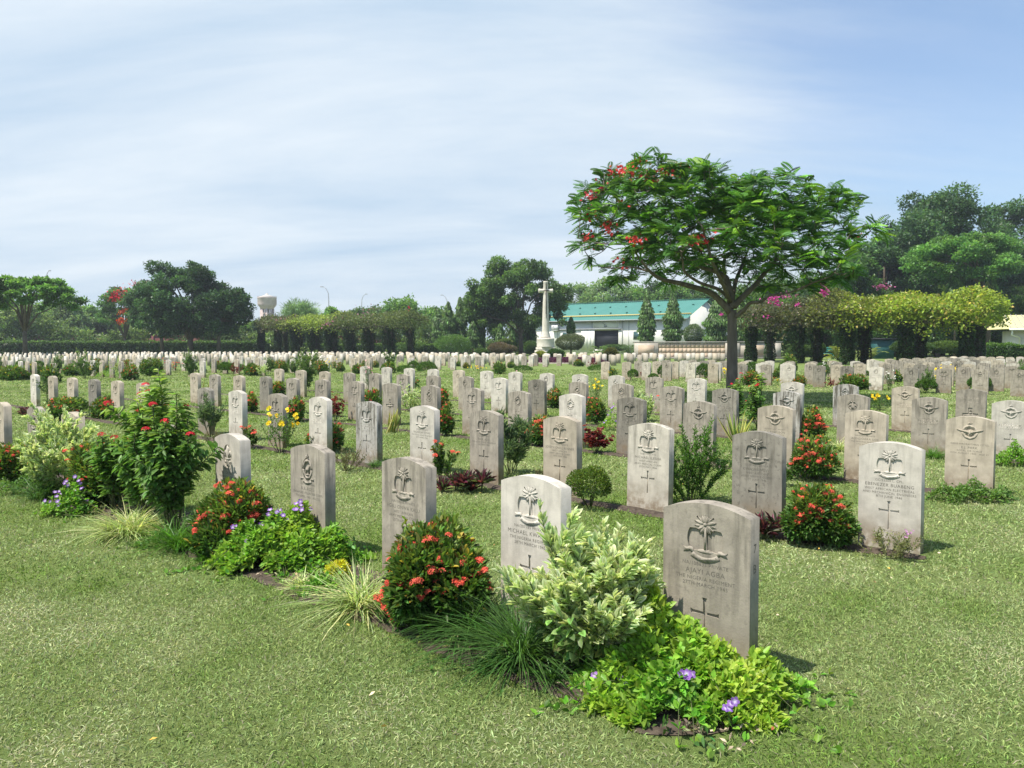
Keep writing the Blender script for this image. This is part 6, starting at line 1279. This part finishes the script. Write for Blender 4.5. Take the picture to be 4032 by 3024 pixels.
# ------------------------------------------------------------------ water tower and street lamps
tw = at_d(1055, 1400, 300); wt = bpy.data.objects.new('water_tower', None); COL.objects.link(wt); wt.location = tw * np.array([1, 1, 0]); tag(wt, 'round weathered concrete water tower on pillars behind the trees', 'water tower')
kz = lambda y: CAMH + (YH - y) / F * 300; q_ = .6329 / F * 300
M['conc'] = mat_plain('weathered_concrete', (.36, .27, .245), (.56, .46, .43), .9, .5)
part('tank', lambda mb: lathe(mb, [(38 * q_, kz(1218)), (44 * q_, kz(1212)), (56 * q_, kz(1202)), (57 * q_, kz(1200)), (57 * q_, kz(1176)), (58.5 * q_, kz(1175)), (58.5 * q_, kz(1172)), (54 * q_, kz(1171))], 28), M['conc'], wt)
part('dome_roof', lambda mb: lathe(mb, [(54 * q_, kz(1172)), (40 * q_, kz(1168)), (20 * q_, kz(1163.5)), (8 * q_, kz(1161.5)), (8 * q_, kz(1157)), (2 * q_, kz(1156))], 28), mat_plain('pale_concrete', (.45, .43, .38), (.55, .53, .48), .9, .5), wt)
part('railing', lambda mb: tube(mb, [(58 * q_ * math.cos(a), 58 * q_ * math.sin(a), kz(1168.5)) for a in np.linspace(0, 6.28, 25)], .06, 4), M['grey'], wt)
for k in range(8):
    a = k * math.pi / 4 + .2; part('pillar', lambda mb: tube(mb, [(36 * q_ * math.cos(a), 36 * q_ * math.sin(a), 0), (36 * q_ * math.cos(a), 36 * q_ * math.sin(a), kz(1217))], .42, 7), M['conc'], wt)
part('shaft', lambda mb: tube(mb, [(0, 0, 0), (0, 0, kz(1217))], .9, 10), M['conc'], wt)
for zz in (1235, 1255): part('ring_beam', lambda mb: [tube(mb, [(36 * q_ * math.cos(k * math.pi / 4 + .2), 36 * q_ * math.sin(k * math.pi / 4 + .2), kz(zz)), (36 * q_ * math.cos((k + 1) * math.pi / 4 + .2), 36 * q_ * math.sin((k + 1) * math.pi / 4 + .2), kz(zz))], .22, 5) for k in range(8)], M['conc'], wt)
for (xb, yt, xt, d, lab) in [(190, 1066, 206, 150, 'street lamp above the flat-layered tree at the far left'), (890, 1113, 902, 160, 'street lamp just right of the big dark tree'), (1297, 1129, 1270, 150, 'street lamp right of the water tower'), (1426, 1158, 1445, 170, 'street lamp above the left pergola, leaning right'), (1762, 1162, 1740, 170, 'street lamp above the weeping mast trees')]:
    b = at_d(xb, 1400, d) * np.array([1, 1, 0]); zt = at_d(xb, yt, d)[2]; dx = (xt - xb) / F * d; lo = bpy.data.objects.new('street_lamp', None); COL.objects.link(lo); lo.location = b; tag(lo, lab, 'street lamp', 'street lamps on the road beyond')
    part('pole', lambda mb: tube(mb, [(0, 0, 0), (0, 0, zt * .8), (dx * .05, 0, zt * .9), (dx * .35, 0, zt * .97), (dx * .8, 0, zt)], [.12, .08, .07, .06, .05], 6), M['grey'], lo, True); part('lamp_head', lambda mb: box(mb, (dx * .98, 0, zt), (abs(dx) * .45, .3, .14)), M['grey'], lo)
# ------------------------------------------------------------------ the flame tree in the middle distance
def Z(x, y, off=0.):      # point from the enlarged view of the tree; off = metres nearer/farther
    return at_d(2100 + x * .6329, 550 + y * .6329, 18.5 + off * .85)
fg2 = np.random.default_rng(77); tbase = np.array([at_d(2884, 1400, 18.5)[0], 18.5, 0.])
ft = bpy.data.objects.new('flame_tree', None); COL.objects.link(ft); ft.location = tbase; tag(ft, 'umbrella-shaped flame tree with red blossom standing on the open lawn', 'tree')
LIMB = [([(1238, 2000), (1238, 1300), (1236, 1150), (1235, 1060)], [0, 0, 0, 0], [.165, .135, .12, .125]),
 ([(1222, 1070), (1160, 1000), (1090, 945), (990, 915), (900, 890), (790, 865), (720, 815), (680, 765), (640, 710), (600, 640)], [0, -.1, -.2, -.4, -.6, -.8, -1., -1.1, -1.2, -1.3], [.10, .085, .075, .07, .06, .05, .04, .032, .025, .018]),
 ([(1234, 1050), (1225, 960), (1205, 880), (1190, 850), (1120, 815), (1030, 790), (950, 765), (890, 735), (830, 680), (760, 640)], [0, .1, .2, .3, .4, .5, .6, .7, .8, .9], [.11, .095, .085, .07, .06, .05, .042, .035, .028, .02]),
 ([(1190, 850), (1185, 770), (1210, 710), (1300, 680), (1340, 630)], [.3, .6, 1., 1.4, 1.8], [.06, .045, .04, .03, .02]), ([(1140, 820), (1120, 755), (1060, 760), (1045, 700), (990, 660)], [.4, .1, -.3, -.6, -1.], [.045, .035, .03, .025, .018]),
 ([(1245, 1040), (1300, 980), (1380, 905), (1430, 840), (1490, 770), (1512, 730), (1495, 660), (1515, 560), (1522, 480), (1540, 410)], [0, 0, .1, .2, .3, .3, .3, .2, .1, 0], [.095, .08, .07, .06, .055, .045, .04, .03, .024, .015]),
 ([(1500, 755), (1600, 722), (1700, 690), (1800, 620), (1870, 540)], [.3, .7, 1.0, 1.2, 1.3], [.04, .032, .026, .02, .013]), ([(1215, 985), (1150, 930), (1060, 900), (1000, 870), (940, 820), (930, 760), (915, 690)], [0, -.5, -1., -1.4, -1.8, -2.0, -2.2], [.05, .045, .04, .035, .03, .025, .018]),
 ([(1245, 1110), (1310, 1060), (1350, 1015), (1420, 1008), (1470, 970), (1600, 950), (1740, 890), (1850, 850)], [0, -.3, -.6, -.9, -1.2, -1.6, -2., -2.3], [.07, .055, .045, .04, .032, .026, .02, .014]),
 ([(1235, 1000), (1260, 880), (1300, 780), (1330, 700), (1370, 600)], [0, 1., 1.8, 2.4, 2.9], [.07, .055, .045, .03, .02]), ([(1225, 1010), (1180, 900), (1120, 780), (1080, 640), (1050, 540)], [0, -1., -1.8, -2.3, -2.8], [.06, .05, .04, .028, .018]), ([(720, 820), (600, 790), (500, 800), (400, 790)], [-1., -.8, -.6, -.5], [.03, .022, .016, .01]), ([(600, 650), (480, 650), (380, 640), (280, 610)], [-1.3, -1.2, -1., -.9], [.02, .017, .013, .009])]
tb = MB(); LP = []
for pts, offs, rad in LIMB:
    P = np.array([Z(x, y, o_) for (x, y), o_ in zip(pts, offs)]) - tbase
    if pts[0][1] == 2000: P[0] = (0, 0, -.05)
    # smooth: subdivide with catmull-rom
    k = len(P); Q = []; Rr = []
    for i in range(k - 1):
        p0, p1, p2, p3 = P[max(i - 1, 0)], P[i], P[i + 1], P[min(i + 2, k - 1)]
        for t in (0, .33, .66): Q.append(.5 * (2 * p1 + (p2 - p0) * t + (2 * p0 - 5 * p1 + 4 * p2 - p3) * t * t + (3 * p1 - p0 - 3 * p2 + p3) * t ** 3)); Rr.append(rad[i] * (1 - t) + rad[i + 1] * t)
    Q.append(P[-1]); Rr.append(rad[-1]); Q = np.array(Q); tube(tb, Q, np.array(Rr) * .9, 9); 
    if pts[0][1] != 2000: LP.append(Q)
LPc = np.concatenate(LP)
TOPL = [(205, 600), (250, 420), (330, 250), (450, 185), (560, 160), (680, 130), (760, 180), (900, 140), (1040, 190), (1130, 235), (1200, 240), (1330, 270), (1470, 265), (1600, 285), (1700, 330), (1750, 340), (1870, 350), (1950, 345), (2030, 375), (2060, 600), (2110, 780), (2125, 830)]
BOTL = [(205, 650), (260, 720), (370, 800), (450, 790), (600, 870), (700, 820), (820, 840), (900, 860), (1000, 850), (1150, 780), (1250, 800), (1380, 940), (1500, 960), (1600, 985), (1750, 940), (1900, 880), (2050, 880), (2125, 850)]
tx, ty = np.array(TOPL).T; bx, by = np.array(BOTL).T; CL = []; tries = 0
while len(CL) < 460 and tries < 6000:
    tries += 1; x = fg2.uniform(270, 2030); yt_ = np.interp(x, tx, ty) + 38; yb_ = np.interp(x, bx, by) - 28; v = fg2.random() ** (1.15); y = yt_ + (yb_ - yt_) * v
    if 1780 < x < 2060 and 470 < y < 560 and fg2.random() < .8: continue
    if 1830 < x and y < 560 and y > 430: continue
    if (x < 520 or x > 1750) and fg2.random() < .45: continue
    if 1130 < x < 1260 and y < 330 and fg2.random() < .7: continue
    rx = (x - 1160) / 950; dep = 3.0 * math.sqrt(max(0, 1 - rx * rx)) * (1 - .45 * (1 - v) ** 2); o_ = fg2.uniform(-1, 1) * dep
    if abs(o_) < .6 * dep and v > .5 and fg2.random() < .35: continue
    # do not let near ones drop below the outline nor rise above it: scale height with distance
    p = Z(x, y, 0) - tbase; p = (np.array([p[0], 0, p[2]]) * 1.0 + np.array([0, o_, -.02 * o_]))
    if all(np.linalg.norm(p - q) > .235 for q in CL): CL.append(p)
print('CLUSTERS', len(CL))
fr = MB(); FP, FD, FL_, FC = [], [], [], []
nodes = LPc.copy(); CL = sorted(CL, key=lambda c: np.min(np.linalg.norm(LPc - c, axis=1)))
for c in CL:
    dd_ = np.linalg.norm(nodes - c, axis=1) + .5 * np.clip(nodes[:, 2] - c[2], 0, 9); q = nodes[np.argmin(dd_)]; m = (q + c) / 2 + np.array([0, 0, -.12 * np.linalg.norm(c - q)]) + fg2.normal(size=3) * .04; tube(tb, [q, m, c], [.014, .010, .006], 5); nodes = np.concatenate([nodes, [m, c]])
    n = fg2.integers(11, 17); a = fg2.uniform(0, 6.28, n); el = fg2.uniform(-.35, .55, n); dirs = np.stack([np.cos(a) * np.cos(el), np.sin(a) * np.cos(el), np.sin(el)], 1) + nrm(c - q) * .5
    tone = fg2.uniform(.7, 1.3); FP.append(np.repeat(c[None], n, 0) + fg2.normal(size=(n, 3)) * .05); FD.append(nrm(dirs)); FL_.append(fg2.uniform(.26, .44, n)); FC.append(cvar(fg2, n, np.array([.06, .145, .03]) * tone, .3, .06))
FP = np.concatenate(FP); FD = np.concatenate(FD); FLn = np.concatenate(FL_); FC = np.concatenate(FC); n = len(FP); lt = fg2.random(n) < .17; FC[lt] = FC[lt] * np.array([2.8, 2.2, 1.2])
NPN = 9; tt = np.linspace(.12, .95, NPN); up = np.array([0, 0, 1.]); UPR = nrm(up + fg2.normal(size=(n, 3)) * .45); S = nrm(np.cross(FD, UPR))
for sgn in (-1, 1):
    for i, t in enumerate(tt):
        p = FP + FD * (FLn * t)[:, None] - up * (FLn * .24 * t * t)[:, None]; ln = FLn * .20 * math.sin(math.pi * (.16 + .72 * t)) + .008
        leaves(fr, T_SIMPLE, p, S * sgn + FD * .35 - up * (.15 + .2 * t), ln, FLn * .135, FC, up=UPR, g=fg2)
link('crown', fr.mesh('crown', M['leaf']), ft); link('trunk', tb.mesh('trunk', mat_plain('smooth_grey_bark', (.10, .08, .065), (.19, .155, .13), .85, 9., .4, stretch=(1, 1, .3)), True), ft)
fb = MB()
for (x, y, m) in [(560, 185, 34), (500, 200, 26), (600, 205, 16), (670, 135, 14), (700, 225, 22), (740, 250, 18), (860, 205, 30), (900, 160, 24), (830, 220, 18), (420, 300, 18), (350, 350, 18), (375, 470, 16), (460, 530, 26), (480, 575, 14), (340, 605, 12), (322, 638, 8), (640, 640, 18), (650, 620, 12), (550, 760, 8), (1010, 628, 34), (1040, 625, 16), (548, 375, 10), (765, 310, 6), (1090, 215, 8), (1130, 580, 8), (2015, 612, 9), (760, 185, 14), (630, 215, 14)]:
    P = np.array([Z(x + fg2.normal() * 28, y + fg2.normal() * 18, -2.4 + fg2.normal() * .2 if 600 < x < 1200 and y > 400 else fg2.normal() * .5 - .5) for _ in range(m)]) - tbase
    simple_flower(fb, P, sph(fg2, m) + np.array([0, -.3, .3]), .040, (.74, .09, .08) if x not in (420, 350, 2015) else (.72, .14, .16), (.6, .03, .04), fg2)
link('blossom', fb.mesh('blossom', M['petal']), ft)
# the tall red-tipped flowers in front of the trunk and pole, small sprouts, hut planting

# ------------------------------------------------------------------ light haze in the air
hm = bpy.data.materials.new('haze_air'); t = nt(hm); t.nodes.remove(t.nodes['Principled BSDF']); pv = t.nodes.new('ShaderNodeVolumePrincipled'); pv.inputs['Color'].default_value = (.86, .93, 1., 1); pv.inputs['Density'].default_value = .0005; pv.inputs['Anisotropy'].default_value = .3
lk(t, pv, 'Volume', t.nodes['Material Output'], 'Volume')
mb = MB(); box(mb, (0, 500, 14.5), (3200, 3300, 31.)); link('haze', mb.mesh('haze', hm), None, None, 0, 'thin pale haze that softens the far trees', 'haze', None, 'stuff')
